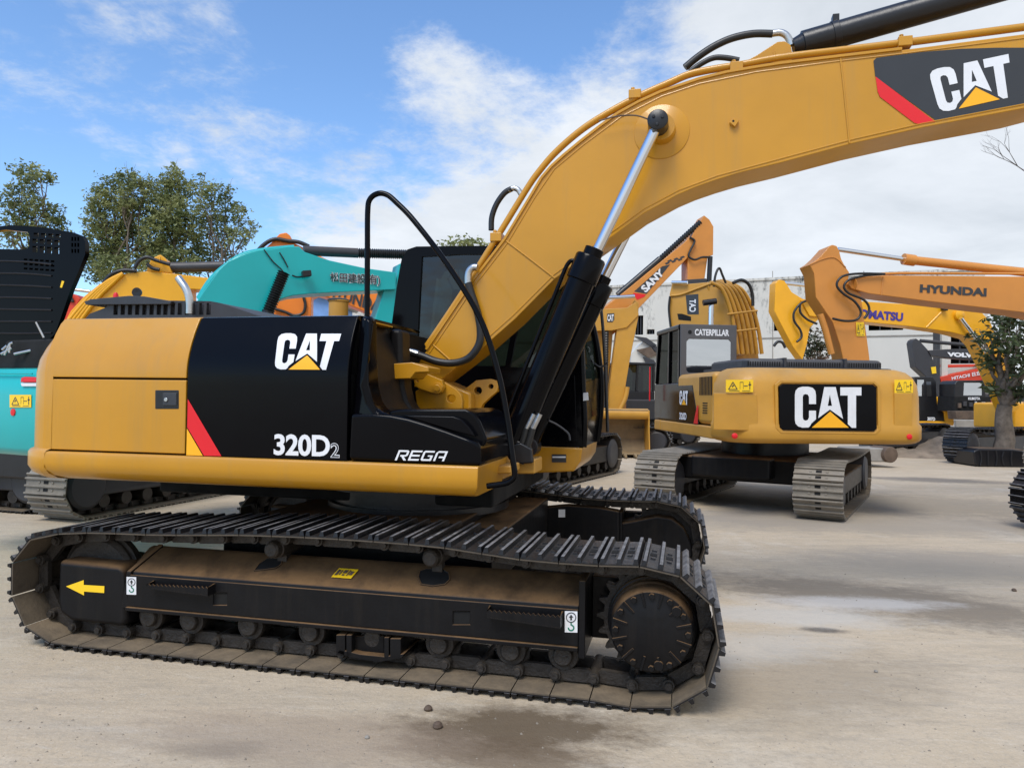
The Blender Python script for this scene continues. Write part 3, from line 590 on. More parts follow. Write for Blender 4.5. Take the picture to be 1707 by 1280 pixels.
c = ply(1.35)(230, 488); mb = MB(); mb.lathe(c, (.3, -1, 0), [(-.03, .012), (0, .034), (.025, .038), (.026, .03), (.02, .005)], 20); mb.cyl(c, c-Vector((.01, 0, .07)), .01); build(mb, 'warning_horn', M['satin'], EX)
# handrail loop
hr = [(612, 534, .36), (612, 500, .36), (612.5, 420, .36), (613, 352, .36), (617, 332, .36), (630, 323, .36), (645, 325, .36), (660, 337, .35), (690, 368, .33), (745, 440, .30), (800, 530, .27), (830, 620, .24), (846, 700, .22), (854, 760, .20), (858, 790, .20), (853, 800, .20), (840, 806, .2), (812, 810, .2)]
P = catmull([at(a, b, y=y) for a, b, y in hr], 8); mb = MB(); mb.tube(P, .0165, 14); build(mb, 'handrail', M['gloss'], EX, ang=60)
# ------------------------------------------------------------------ boom
YB, WB = 1.15, .34
B = ply(YB)
boom_px = [(697, 606), (711.7, 583), (788.8, 468.8), (842, 399.7), (887, 325), (903, 298), (920, 278), (940, 260), (968, 237), (1000, 212), (1030.5, 190), (1065, 171), (1101, 154.7), (1164, 133.6), (1211, 122), (1258, 114), (1300, 107.5), (1400, 95.5), (1503, 83.5), (1707, 57), (1990, 21), (2050, 40), (2040, 88), (1870, 138), (1707, 181), (1538, 213), (1419, 240), (1300, 272), (1234, 288), (1194.5, 300), (1160, 312), (1130, 325), (1075, 355), (1020, 395), (983, 421), (924, 466), (858, 532.5), (804, 580), (737, 631.5), (715, 648), (690, 645)]
boom = pxp('boom', boom_px, B, WB, M['yel'], EX, .006)
def plate(name, pts, pl, d, m, parent, off, bevel=.003): return pxp(name, pts, pl, d, m, parent, bevel, off=off)
for nm, line in (('weld_seam', [(1401, 98), (1407, 150), (1412, 200), (1416, 239)]), ('weld_seam', [(844, 402), (885, 433), (925, 464)]), ('weld_seam', [(722, 575), (750, 600)])):
    pxt(nm, line, B, .006, M['yel'], boom, off=-.002, n=8, smooth=0)
pxt('weld_seam', [(1990, 106), (1707, 174), (1538, 206), (1419, 233), (1300, 265), (1196, 293), (1132, 317), (1074, 348), (1018, 388), (922, 459), (856, 525), (803, 572)], B, .0045, M['yel'], boom, off=-.001, n=6, smooth=0)
pxt('weld_seam', [(716, 588), (793, 474), (846, 405), (891, 330), (924, 282), (972, 242), (1034, 196), (1103, 161), (1166, 140), (1260, 120.5), (1400, 102), (1503, 90), (1707, 64), (1990, 28)], B, .0045, M['yel'], boom, off=-.001, n=6, smooth=0)
# flanges along both edges
top_i = boom_px[1:19]; bot_i = boom_px[24:37]
fl = MB()
for (seq, s_) in ((top_i, 1),):
    A = [B(*p) for p in seq]
    for a, b in zip(A, A[1:]):
        t_ = (b-a).normalized(); nrm = Vector((-t_.z, 0, t_.x)); nrm = nrm if nrm.z > 0 else -nrm
        fl.hexa([a+nrm*.012+Vector((0, -.012, 0)), b+nrm*.012+Vector((0, -.012, 0)), b-nrm*.004+Vector((0, -.012, 0)), a-nrm*.004+Vector((0, -.012, 0))], [a+nrm*.012+Vector((0, WB+.012, 0)), b+nrm*.012+Vector((0, WB+.012, 0)), b-nrm*.004+Vector((0, WB+.012, 0)), a-nrm*.004+Vector((0, WB+.012, 0))])
build(fl, 'top_flange', M['yel'], boom)
c = B(1103, 220); mb = MB(); mb.lathe(c, (0, -1, 0), [(-.01, .178), (.004, .178), (.008, .172), (.008, .10), (.014, .09), (.03, .088), (.10, .085)], 48); build(mb, 'pin_boss', M['yel'], boom, .002)
mb = MB(); q = [B(*p, -.03) for p in ((1216, 204), (1223, 196), (1232, 201), (1225, 211))]; mb.prism(q, [p+Vector((0, .03, 0)) for p in q]); build(mb, 'mount_block', M['yel'], boom, .002)
c = B(1222.5, 202, -.031); mb = MB(); mb.cyl(c, c+Vector((0, .004, 0)), .007); build(mb, 'mount_hole', M['hole'], boom)
# decal on the boom
dp = [(1456, 102), (1461, 97), (1480, 94.5), (1540, 87), (1600, 82), (1660, 80), (1760, 80), (1890, 78), (1890, 118), (1760, 156), (1707, 173), (1560, 201), (1459, 128)]
bd = MB(); bd.poly([B(*p, -.003) for p in dp]); bdl = build(bd, 'boom_decal', M['bdec'], boom)
bd = MB(); bd.poly([B(*p, -.0045) for p in ((1459.5, 128), (1559, 203), (1532, 207.5), (1524, 205), (1467, 162), (1463, 153))]); build(bd, 'stripe', M['red'], bdl)
lb = quad_fn([(1547, 118), (1681, 89.5), (1690, 161), (1567, 189)], ply(YB-.003), .003); logo(lb, bdl)
# steel pipes and hoses on the boom
pp = [(712, 576), (750, 520), (790, 459), (800, 441), (835, 385), (880, 312), (900, 284), (925, 255), (962, 222), (1000, 196), (1060, 163), (1120, 136), (1150, 123.5), (1190, 115), (1240, 107), (1300, 96), (1400, 84), (1500, 72), (1707, 45), (1990, 8)]
for dy, dpx, r in ((.03, 0, .021), (.10, 3, .016), (.24, 1, .021)):
    P = catmull([at(a, b+dpx, y=YB+dy) for a, b in pp], 6); mb = MB(); mb.tube(P, r, 12); build(mb, 'hydraulic_pipe', M['yel'], boom, ang=60)
for (a, b) in ((826, 396), (1058, 157), (1228, 111), (1510, 69)):
    mb = MB(); o = at(a, b, y=YB); t_ = (at(a+20, b, y=YB)-o); 
    mb.box(o.x-.04, o.x+.04, YB+.0, YB+.30, o.z-.025, o.z+.035); mb.cyl((o.x-.015, YB+.04, o.z+.03), (o.x-.015, YB+.04, o.z+.06), .014, n=8); mb.cyl((o.x+.015, YB+.24, o.z+.03), (o.x+.015, YB+.24, o.z+.06), .014, n=8)
    build(mb, 'pipe_clamp', M['yel'], boom, .006)
PH = ply(1.10)
pxt('hose_elbow', [(796, 446), (789, 446), (783, 451), (780.5, 460), (780.5, 474)], PH, .024, M['alu'], EX, n=14)
pxt('hydraulic_hose', [(780.5, 472), (786, 490), (797, 525), (801, 555), (797, 577), (781, 597), (757, 605), (730, 603), (705, 594), (686, 588)], PH, .026, M['rub'], EX, n=14)
pxt('hose_fitting', [(697, 591), (681, 586)], PH, .028, M['alu'], EX, n=12, off=.002)
pxt('hydraulic_hose', [(819, 384), (820, 362), (828, 340), (841, 322), (853, 315)], ply(1.3), .020, M['rub'], EX, n=12); pxt('hose_fitting', [(848, 318), (856, 314), (864, 317), (869, 325)], ply(1.3), .019, M['alu'], EX, n=10)
pxt('hydraulic_hose', [(1142, 113), (1164, 95), (1190, 78), (1220, 64.5), (1255, 57), (1288, 57)], ply(1.32), .024, M['rub'], EX, n=12); pxt('hose_fitting', [(1284, 57), (1300, 55), (1310, 59), (1316, 67), (1320, 76)], ply(1.32), .022, M['alu'], EX, n=10)
pxt('hydraulic_hose', [(1150, 120), (1170, 106), (1190, 97), (1210, 97), (1232, 101)], ply(1.25), .018, M['rub'], EX, n=12)
pxt('grease_line', [(998, 202), (1030, 194), (1060, 193), (1080, 199)], ply(1.08), .005, M['brown'], EX, n=6)
# arm cylinder and its lug
pxp('cylinder_lug', [(1236, 106), (1262, 92), (1296, 70), (1308, 69), (1318, 75), (1321, 90), (1320, 104)], ply(1.22), .05, M['yel'], boom, .004); pxp('cylinder_lug', [(1236, 106), (1262, 92), (1296, 70), (1308, 69), (1318, 75), (1321, 90), (1320, 104)], ply(1.40), .05, M['yel'], boom, .004)
c = ply(1.22)(1301, 87); mb = MB(); mb.lathe(c, (0, -1, 0), [(0, .045), (.006, .045), (.006, .034), (.009, .033), (.009, .004)], 24); build(mb, 'lug_pin', M['yel'], boom)
A, Bq = ply(1.33)(1322, 79), ply(1.33)(1760, -46); d_ = (Bq-A).normalized(); mb = MB()
mb.lathe(A, d_, [(0, .05), (.06, .07), (.06, .082), (2.0, .082), (2.02, .09), (2.12, .09)], 28); acy = build(mb, 'arm_cylinder', M['satin'], EX, .004)
mb = MB(); mb.lathe(A, d_, [(.24, .083), (.24, .088), (.28, .088), (.28, .083)], 24); o = A+d_*.26; mb.box(o.x-.02, o.x+.02, 1.30, 1.36, o.z+.08, o.z+.125); build(mb, 'cylinder_clamp', M['satin'], acy, .003)
# boom cylinders
def boom_cyl(y, pin, gl, base, r, s, pin_m):
    Pn, Gn, Bn = at(*pin, y=y), at(*gl, y=y), at(*base, y=y); d = (Bn-Pn).normalized()
    k = thing_child = None
    mb = MB(); g = Gn; L = (Bn-g).length
    mb.lathe(g, d, [(-.055, .046), (-.055, .062), (0, .062), (0, .092), (.015, .100), (.17, .100), (.17, .088), (L*.99, .088)], 32)
    cy = build(mb, 'boom_cylinder', M['gloss'], EX, .005, 3)
    mb = MB(); mb.cyl(Pn, g+d*.3, .034, n=28); build(mb, 'cylinder_rod', M['chrome'], cy)
    mb = MB(); mb.lathe(Pn+Vector((0, -.075, 0)), (0, 1, 0), [(0, .058), (.004, .064), (.15, .064)], 32)
    for a in (.4, 2.5, 4.6): mb.cyl(Pn+Vector((.032*math.cos(a), -.082, .032*math.sin(a))), Pn+Vector((.032*math.cos(a), -.07, .032*math.sin(a))), .011, n=6)
    build(mb, 'rod_pin', M['satin'], cy, .003)
    o = d.cross(Vector((0, 1, 0))).normalized()
    pp_ = [g+d*.06-o*.09, g+d*.10-o*.125, g+d*.3-o*.125, g+d*(L*.75)-o*.115, g+d*(L*.93)-o*.10]; mb = MB(); mb.tube(catmull(pp_, 6), .014, 10); build(mb, 'cylinder_line', M['gloss'], cy, ang=60)
    mb = MB(); e = Bn; mb.lathe(e+Vector((0, -.08, 0)), (0, 1, 0), [(0, .07), (.16, .07)], 24); build(mb, 'base_pin', M['satin'], cy, .006)
    return cy
boom_cyl(1.00, (1097, 206), (986, 428), (866, 752), .08, 1, None)
boom_cyl(1.62, (1108, 262), (1001, 472), (884, 744), .08, 1, None)
mb = MB()
cm_ = [(848, 744), (868, 738), (886, 748), (888, 772), (852, 774)]; pxp('cylinder_mount', cm_, ply(.90), .05, M['satin'], EX, .01); pxp('cylinder_mount', cm_, ply(1.72), .05, M['satin'], EX, .01)
for dx in (0, 10):
    a, b = (888+dx, 692), (878+dx, 714); pxt('hose_fitting', [(a[0]+2, a[1]-2), b], ply(.93), .018, M['alu'], EX, n=12, smooth=0)
    pxt('hydraulic_hose', [b, (873+dx, 732), (866+dx, 752), (858+dx, 772)], ply(.93), .021, M['rub'], EX, n=12)
pxt('lock_lever', [(905, 697), (925, 706), (940, 716), (948, 724), (950, 734)], ply(1.6), .008, M['plast'], EX, n=8)
# boom foot brackets
PB = ply(1.02)
pxp('foot_bracket', [(692, 652), (715, 640), (739, 636), (759, 648), (768, 657), (771, 668), (770, 690), (699, 690), (694, 672)], ply(1.04), .05, M['yel'], EX, .005, holes=[circ(752, 664.5, 7, 20)])
pxp('hose_lever', [(690, 622), (703, 620), (737, 634), (739, 645), (735, 654), (727, 657), (697, 647), (690, 638)], ply(.98), .05, M['yel'], EX, .005, holes=[circ(696.4, 634, 3, 14)])
pxp('foot_bracket', [(770, 690), (770, 652), (794, 634), (818, 631.5), (828, 635), (831, 643), (829, 652), (818, 661), (805, 673), (798, 690)], ply(1.30), .06, M['yel'], EX, .005, holes=[circ(797, 651, 6.5, 20), circ(818.5, 644, 4.3, 16)])
PB = ply(.975)
c = PB(729, 647); mb = MB(); mb.lathe(c, (0, -1, 0), [(-.005, .036), (.006, .036), (.006, .022), (.018, .021), (.018, .003)], 20); build(mb, 'bracket_bolt', M['yel'], EX, .002)
pxp('boom_foot', [(706, 645), (737, 634), (768, 648), (785, 655), (785, 690), (706, 690)], ply(1.20), .27, M['yel'], EX, .02)
# ------------------------------------------------------------------ cab
YC, WC = 1.90, .94
PC = ply(YC)
cab_o = [(640, 745), (648, 610), (653, 540), (661, 480), (669, 434), (679, 416), (694, 411), (800, 410), (905, 410), (930, 420), (946, 445), (957, 500), (963, 560), (967, 640), (971, 745)]
win1 = [(694, 610), (698, 520), (703, 428), (770, 424), (868, 424), (868, 470), (842, 610)]
win2 = [(850, 612), (878, 470), (880, 426), (905, 426), (925, 438), (938, 470), (944, 530), (947, 612)]
cab = None
for k, off in ((0, 0.0), (1, WC-.04)):
    o = pxp('cab_body' if k == 0 else 'side_frame', cab_o, PC, .04, M['gloss'], EX if k == 0 else cab, .008, off=off, holes=[win1, win2]); cab = cab or o
sec = [PC(*p) for p in cab_o]
def strip(i0, i1, name, m, t=.035):
    mb = MB(); A = sec[i0:i1+1]
    for a, b in zip(A, A[1:]):
        tt = (b-a).normalized(); n_ = Vector((tt.z, 0, -tt.x)); y0, y1 = .041, WC-.041
        mb.hexa([a+Vector((0, y0, 0)), b+Vector((0, y0, 0)), b+n_*t+Vector((0, y0, 0)), a+n_*t+Vector((0, y0, 0))], [a+Vector((0, y1, 0)), b+Vector((0, y1, 0)), b+n_*t+Vector((0, y1, 0)), a+n_*t+Vector((0, y1, 0))])
    return build(mb, name, m, cab, .0)
strip(4, 10, 'roof', M['gloss']); strip(0, 1, 'rear_panel', M['gloss'])
def pane(nm, P): mb = MB(); mb.poly(P); return build(mb, nm, M['glass'], cab)
pane('window', [PC(*p, .02) for p in win1]); pane('window', [PC(*p, .02) for p in win2]); pane('window', [PC(*p, WC-.02) for p in win1]); pane('window', [PC(*p, WC-.02) for p in win2])
v = Vector((0, WC, 0)); FN, FF = ply(YC+.045), ply(YC+WC-.03)
fn_ = [FN(*p) for p in ((931, 422), (958, 500), (966, 560), (970, 640), (973, 700), (971, 745))]; ff_ = [FF(*p) for p in ((958, 452), (976, 508), (991, 560), (1001, 630), (1000, 690), (994, 736))]
for k in range(3): mb = MB(); mb.hexa([fn_[k], fn_[k+1], ff_[k+1], ff_[k]], [p+Vector((-.02, 0, 0)) for p in (fn_[k], fn_[k+1], ff_[k+1], ff_[k])]); build(mb, 'windscreen', M['glass'], cab)
mb = MB()
for k in (3, 4): mb.hexa([fn_[k], fn_[k+1], ff_[k+1], ff_[k]], [p+Vector((-.03, 0, 0)) for p in (fn_[k], fn_[k+1], ff_[k+1], ff_[k])])
build(mb, 'front_panel', M['gloss'], cab)
for seq in (fn_, ff_): mb = MB(); mb.tube(catmull([p+Vector((.004, 0, 0)) for p in seq], 5), .028, 10); build(mb, 'front_pillar', M['gloss'], cab, ang=60)
pane('rear_window', [sec[1]+v*.06, sec[4]+v*.06, sec[4]+v*.94, sec[1]+v*.94])
mb = MB(); mb.box(-1.72, -1.25, 2.12, 2.62, 1.35, 1.62); mb.box(-1.80, -1.66, 2.14, 2.60, 1.60, 2.25); mb.box(-1.78, -1.70, 2.25, 2.49, 2.25, 2.45); build(mb, 'seat', M['rub'], cab, .04, 3)
mb = MB(); mb.box(-2.1, -.70, 1.945, 2.79, 1.14, 1.20); mb.box(-1.0, -.8, 2.1, 2.3, 1.2, 1.9); build(mb, 'console', M['plast'], cab, .02)
pxp('door_panel', [(880, 625), (958, 625), (962, 737), (872, 735)], PC, .012, M['gloss'], cab, .004, off=-.012)
pxp('pillar_sticker', [(972, 655), (980, 654), (981, 667), (972, 668)], PC, .01, M['white'], cab, .002, off=-.014)  # white sticker by the front pillar, gives no light
pxt('grab_bar', [(1001, 505), (1006, 560), (1010, 640), (1013, 720)], ply(2.75), .014, M['satin'], cab, n=10); pxt('mirror_bracket', [(985, 600), (1000, 612), (1013, 604)], ply(2.6), .008, M['satin'], cab, n=8)
pf = pxp('cab_platform', [(850, 742), (971, 746.5), (968, 768), (956, 786), (850, 790)], ply(1.885), 1.0, M['yel'], EX, .014)
mb = MB(); mb.poly([ply(1.88)(*p) for p in rect(920, 757, 944, 770.5)]); pl_ = build(mb, 'data_plate', M['bdec'], pf)
mb = MB(); mb.poly([ply(1.876)(*p) for p in rect(921, 760.5, 943, 763)]); build(mb, 'plate_line', M['white'], pl_)
# ------------------------------------------------------------------ ground
def groundmat():
    m = bpy.data.materials.new('yard_concrete'); m.use_nodes = True; nt = m.node_tree; N = nt.nodes; L = nt.links; b = N['Principled BSDF']
    pos = N.new('ShaderNodeNewGeometry').outputs['Position']
    def noise(sc, det=8, ro=.6, stc=(1, 1, 1), off=(0, 0, 0), dist=0):
        mp = N.new('ShaderNodeMapping'); mp.inputs['Scale'].default_value = stc; mp.inputs['Location'].default_value = off; L.new(pos, mp.inputs[0])
        n = N.new('ShaderNodeTexNoise'); n.inputs['Scale'].default_value = sc; n.inputs['Detail'].default_value = det; n.inputs['Roughness'].default_value = ro; n.inputs['Distortion'].default_value = dist; L.new(mp.outputs[0], n.inputs[0]); return n.outputs[0]
    def mr(v, a, b_, c=0, d=1):
        n = N.new('ShaderNodeMapRange'); n.inputs[1].default_value = a; n.inputs[2].default_value = b_; n.inputs[3].default_value = c; n.inputs[4].default_value = d; L.new(v, n.inputs[0]); return n.outputs[0]
    def mix(f, a, b_, t='MIX'):
        n = N.new('ShaderNodeMix'); n.data_type = 'RGBA'; n.blend_type = t
        for s_, v in ((0, f), (6, a), (7, b_)):
            if hasattr(v, 'is_linked') or hasattr(v, 'links'): L.new(v, n.inputs[s_])
            else: n.inputs[s_].default_value = v
        return n.outputs[2]
    base = mix(mr(noise(.35, 6, .6, off=(3, 8, 0)), .35, .65), (.47, .375, .255, 1), (.55, .45, .325, 1))
    base = mix(mr(noise(1.6, 9, .7, stc=(1, 2.2, 1)), .48, .75, 0, .55), base, (.45, .375, .28, 1))
    base = mix(mr(noise(.8, 7, .65, off=(11, 2, 0), dist=.6), .56, .70, 0, .5), base, (.70, .63, .52, 1))
    base = mix(mr(noise(14, 6, .75), .5, .8, 0, .45), base, (.38, .32, .25, 1))
    base = mix(mr(noise(60, 3, .6), .55, .75, 0, .35), base, (.72, .65, .55, 1))
    base = mix(mr(noise(.9, 10, .72, stc=(.35, 1.6, 1), off=(2, 5, 0), dist=1.2), .53, .66, 0, .42), base, (.38, .33, .265, 1))   # long scuffs
    base = mix(mr(noise(2.7, 10, .75, stc=(.6, 1.5, 1), off=(7, 1, 0), dist=.8), .60, .68, 0, .3), base, (.70, .66, .58, 1))          # pale cement dust
    base = mix(mr(noise(5.5, 9, .8, off=(1, 9, 0)), .60, .72, 0, .55), base, (.27, .225, .17, 1))
    rot = N.new('ShaderNodeVectorRotate'); rot.inputs['Angle'].default_value = -YAW; L.new(pos, rot.inputs[0])
    def streak(sc, st, a, b_, amt, col, b0):
        mp = N.new('ShaderNodeMapping'); mp.inputs['Scale'].default_value = st; L.new(rot.outputs[0], mp.inputs[0]); n = N.new('ShaderNodeTexNoise'); n.inputs['Scale'].default_value = sc; n.inputs['Detail'].default_value = 10; n.inputs['Roughness'].default_value = .75; n.inputs['Distortion'].default_value = .5; L.new(mp.outputs[0], n.inputs[0])
        return mix(mr(n.outputs[0], a, b_, 0, amt), b0, col)
    base = streak(3.5, (.22, 1.3, 1), .50, .66, .45, (.31, .265, .205, 1), base)       # drag marks across the yard
    base = streak(9, (.15, 1.2, 1), .52, .68, .28, (.62, .56, .47, 1), base)
    base = streak(16, (.3, 1.0, 1), .50, .70, .40, (.30, .255, .20, 1), base)
    base = mix(mr(noise(28, 6, .8), .52, .72, 0, .5), base, (.28, .24, .185, 1))
    base = mix(mr(noise(130, 2, .5), .60, .72, 0, .5), base, (.26, .22, .17, 1))
    # stains and darker or paler patches with shapes of their own
    def stain(c, rx, ry, ang, col, amt):
        mp = N.new('ShaderNodeMapping'); mp.vector_type = 'TEXTURE'; mp.inputs['Location'].default_value = (c[0], c[1], 0); mp.inputs['Rotation'].default_value = (0, 0, ang); mp.inputs['Scale'].default_value = (rx, ry, 1); L.new(pos, mp.inputs[0])
        g = N.new('ShaderNodeVectorMath'); g.operation = 'LENGTH'; L.new(mp.outputs[0], g.inputs[0])
        ad = N.new('ShaderNodeMath'); ad.operation = 'MULTIPLY_ADD'; L.new(noise(4.5, 12, .82, off=(c[0], c[1], 1), stc=(.8, 1.3, 1)), ad.inputs[0]); ad.inputs[1].default_value = -2.2; L.new(g.outputs['Value'], ad.inputs[2])
        return mr(ad.outputs[0], -.55, .12, amt, 0), col
    for s_ in STAINS_AND_TONES:
        f, c = stain(*s_); base = mix(f, base, c)
    L.new(base, b.inputs['Base Color']); b.inputs['Roughness'].default_value = .85; b.inputs['Specular IOR Level'].default_value = .35
    bp = N.new('ShaderNodeBump'); bp.inputs['Strength'].default_value = .55; bp.inputs['Distance'].default_value = .02
    ad = N.new('ShaderNodeMath'); ad.operation = 'ADD'; L.new(noise(4, 8, .7), ad.inputs[0]); L.new(mr(noise(45, 5, .7), 0, 1, 0, .45), ad.inputs[1]); L.new(ad.outputs[0], bp.inputs['Height']); L.new(bp.outputs[0], b.inputs['Normal'])
    return m
def gp(px, py): p = at(px, py, z=0); return (p.x, p.y)
STAINS_AND_TONES = [(gp(870, 1215), .62, .26, .25, (.11, .075, .042, 1), .9), (gp(830, 1258), .5, .16, .1, (.13, .09, .055, 1), .75), (gp(1372, 1050), .16, .07, .1, (.06, .055, .05, 1), .8), (gp(1480, 1000), 1.5, .6, -.3, (.17, .14, .105, 1), .8),
          (gp(1450, 870), 3.2, 1.0, .15, (.30, .265, .22, 1), .75), (gp(1640, 940), 1.8, .7, .1, (.31, .27, .22, 1), .7), (gp(1250, 830), 1.6, .8, .2, (.33, .29, .24, 1), .6), (gp(1560, 800), 1.4, .5, 0, (.12, .11, .10, 1), .75), (gp(1300, 1025), .9, .25, .1, (.52, .5, .46, 1), .6), (gp(1420, 1005), .8, .2, .2, (.55, .52, .48, 1), .7), (gp(1330, 1140), 1.0, .5, .6, (.24, .195, .14, 1), .5), (gp(1520, 840), 3.0, 1.4, .1, (.17, .155, .13, 1), .6), (gp(1250, 1080), .7, .3, .5, (.48, .46, .42, 1), .5), (gp(500, 1230), .8, .3, .1, (.30, .23, .17, 1), .5), (gp(1500, 950), 1.6, .5, .2, (.27, .24, .19, 1), .5), (gp(360, 1250), .25, .08, .2, (.22, .18, .14, 1), .5)]
mb = MB(); mb.poly([(-400, -60, 0), (400, -60, 0), (400, 500, 0), (-400, 500, 0)]); g_ = build(mb, 'ground', groundmat()); g_['kind'] = 'structure'
# ================================================================== the rest of the yard
def gnd(px, D): p = pd(px, 660, D); return (p.x, p.y, 0)
def machine(label, px, D, cat='excavator', group='excavators parked behind the foreground machine', name='excavator'): return thing(name, label, cat, gnd(px, D), group)
def stadium(L, h, z0=.036, n=10, rs=None):
    r = h/2; P = []
    for k in range(n+1): a = -math.pi/2+math.pi*k/n; P.append((L-r+r*math.cos(a), z0+r+r*math.sin(a)))
    m_ = 8
    for k in range(1, m_): P.append((L-r-(L-2*r)*k/m_, z0+h-.02*math.sin(math.pi*k/m_)))
    for k in range(n+1): a = math.pi/2+math.pi*k/n; P.append((r+r*math.cos(a), z0+r+r*math.sin(a)))
    return P
def bg_track(root, fr, v0, L, h, w, mats, n=42, detail=False, frame=M['frame'], wheel=.27, u0=0):
    sh, ch = track_geo(stadium(L, h), n, lambda x, y, z: fr(x+u0, v0+y, z), 0, w, detail, 0)
    t = build(sh, 'crawler_track', mats, root, ang=25); build(ch, 'track_chain', M['chain'], t)
    mb = MB(); mb.box(u0+.5, u0+L-.5, v0+.08, v0+w-.08, .26, h-.17, fr); build(mb, 'track_frame', frame, root, .03)
    for u in (h/2, L-h/2):
        mb = MB(); c = fr(u0+u, v0+.04, h/2+.036); d = fr(u0+u, v0+w-.04, h/2+.036)-c; k = d.length
        mb.lathe(c, d, [(0, wheel*.6), (0, wheel*.85), (.03, wheel), (k-.03, wheel), (k, wheel*.85), (k, wheel*.6)], 28); build(mb, 'drive_wheel', M['dgrey'], root, .004)
    for i in range(7):
        u = u0+.65+(L-1.3)*i/6; mb = MB(); mb.cyl(fr(u, v0+.10, .19), fr(u, v0+w-.10, .19), .085, n=14); build(mb, 'track_roller', M['chain'], root)
SHM = [M['shoe'], M['shoein'], M['hole'], M['grous']]; SHG = [M['shoeg'], M['shoein'], M['hole'], M['shoeg']]
def warn(parent, q, pl, lift=.006):
    f = quad_fn(q, pl, lift); mb = MB(); mb.poly([f(*p) for p in ((0, 0), (1, 0), (1, 1), (0, 1))]); s_ = build(mb, 'warning_sticker', M['ysign'], parent)
    f2 = quad_fn(q, pl, lift+.003); mb = MB()
    def ln(a, b, w=.045, asp=.5):
        a, b = Vector(a), Vector(b); t = (b-a).normalized(); n_ = Vector((-t.y*asp, t.x))*w; mb.poly([f2(*(a+n_)), f2(*(b+n_)), f2(*(b-n_)), f2(*(a-n_))])
    T_ = [(.1, .22), (.42, .22), (.26, .82)]
    for a, b in zip(T_, T_[1:]+T_[:1]): ln(a, b, .03)
    ln((.26, .38), (.22, .5), .025); ln((.22, .5), (.30, .5), .025); ln((.30, .5), (.25, .64), .025)
    ln((.52, .25), (.52, .8), .012); ln((.52, .8), (.64, .8), .025); ln((.64, .25), (.64, .8), .012); ln((.66, .5), (.8, .5), .03); ln((.88, .2), (.88, .85), .03); ln((.83, .6), (.93, .6), .05); ln((.12, .10), (.5, .10), .02); ln((.6, .10), (.9, .10), .02)
    build(mb, 'lettering', M['bdec'], s_)
def cabbox(root, fr, u0, u1, v0, v1, z0, z1, m, name='cab', slant=.25, sill=.42, glass=None, rear=True):
    """hollow cab: sill, posts, roof, panes"""
    glass = glass or M['glass']; zs = z0+(z1-z0)*sill; r = .07
    mb = MB(); mb.box(u0, u1, v0, v1, z0, zs, fr); c = build(mb, name, m, root, .03)
    mb = MB(); mb.box(u0-.01, u1-slant+.05, v0-.01, v1+.01, z1-.09, z1, fr); build(mb, 'roof', m, c, .03)
    for v in (v0, v1-r):
        for ua, ub in ((u0, u0), (u1-r, u1-r-slant), ((u0+u1)/2-.15, (u0+u1)/2-.18)):
            mb = MB(); A = [fr(*p) for p in ((ua, v, zs), (ua+r, v, zs), (ub+r, v, z1-.09), (ub, v, z1-.09))]; B_ = [fr(*p) for p in ((ua, v+r, zs), (ua+r, v+r, zs), (ub+r, v+r, z1-.09), (ub, v+r, z1-.09))]; mb.hexa(A, B_); build(mb, 'pillar', m, c)
    e = .03
    for P in ([(u0+e, v0+e, zs), (u1-e, v0+e, zs), (u1-slant-e, v0+e, z1-.09), (u0+e, v0+e, z1-.09)], [(u0+e, v1-e, zs), (u1-e, v1-e, zs), (u1-slant-e, v1-e, z1-.09), (u0+e, v1-e, z1-.09)], [(u0+e, v0+e, zs), (u0+e, v1-e, zs), (u0+e, v1-e, z1-.09), (u0+e, v0+e, z1-.09)], [(u1-e, v0+e, zs), (u1-e, v1-e, zs), (u1-slant-e, v1-e, z1-.09), (u1-slant-e, v0+e, z1-.09)]):
        mb = MB(); mb.poly([fr(*p) for p in P]); build(mb, 'window', glass, c)
    mb = MB(); um = (u0+u1)/2; vm = (v0+v1)/2; mb.box(um-.3, um+.2, vm-.25, vm+.25, zs-.15, zs+.05, fr); mb.box(um-.38, um-.25, vm-.25, vm+.25, zs, zs+.62, fr); build(mb, 'seat', M['rub'], c, .03)
    return c
# ------------------------------------------------ yellow excavator seen from behind (right of centre)
E2 = machine('dull yellow excavator seen from behind, big white letters on its black rear panel', 1365, 8.6, group=None)
ucf = Fr((0.69, 6.71), 72)
for v0 in (-1.19-.3, .98-.3): bg_track(E2, ucf, v0, 3.6, .70, .6, SHG, 38, True)
mb = MB(); mb.box(.6, 2.6, -.9, .9, .38, .72, ucf); mb.box(.3, .6, -.55, .55, .45, .75, ucf); build(mb, 'car_body', M['frame'], E2, .04)
HF2 = Fr((1.40, 8.50), 107)
mb = MB(); mb.lathe(HF2(0, 0, .72), (0, 0, 1), [(0, .65), (.28, .65)], 40); build(mb, 'swing_bearing', M['satin'], E2)
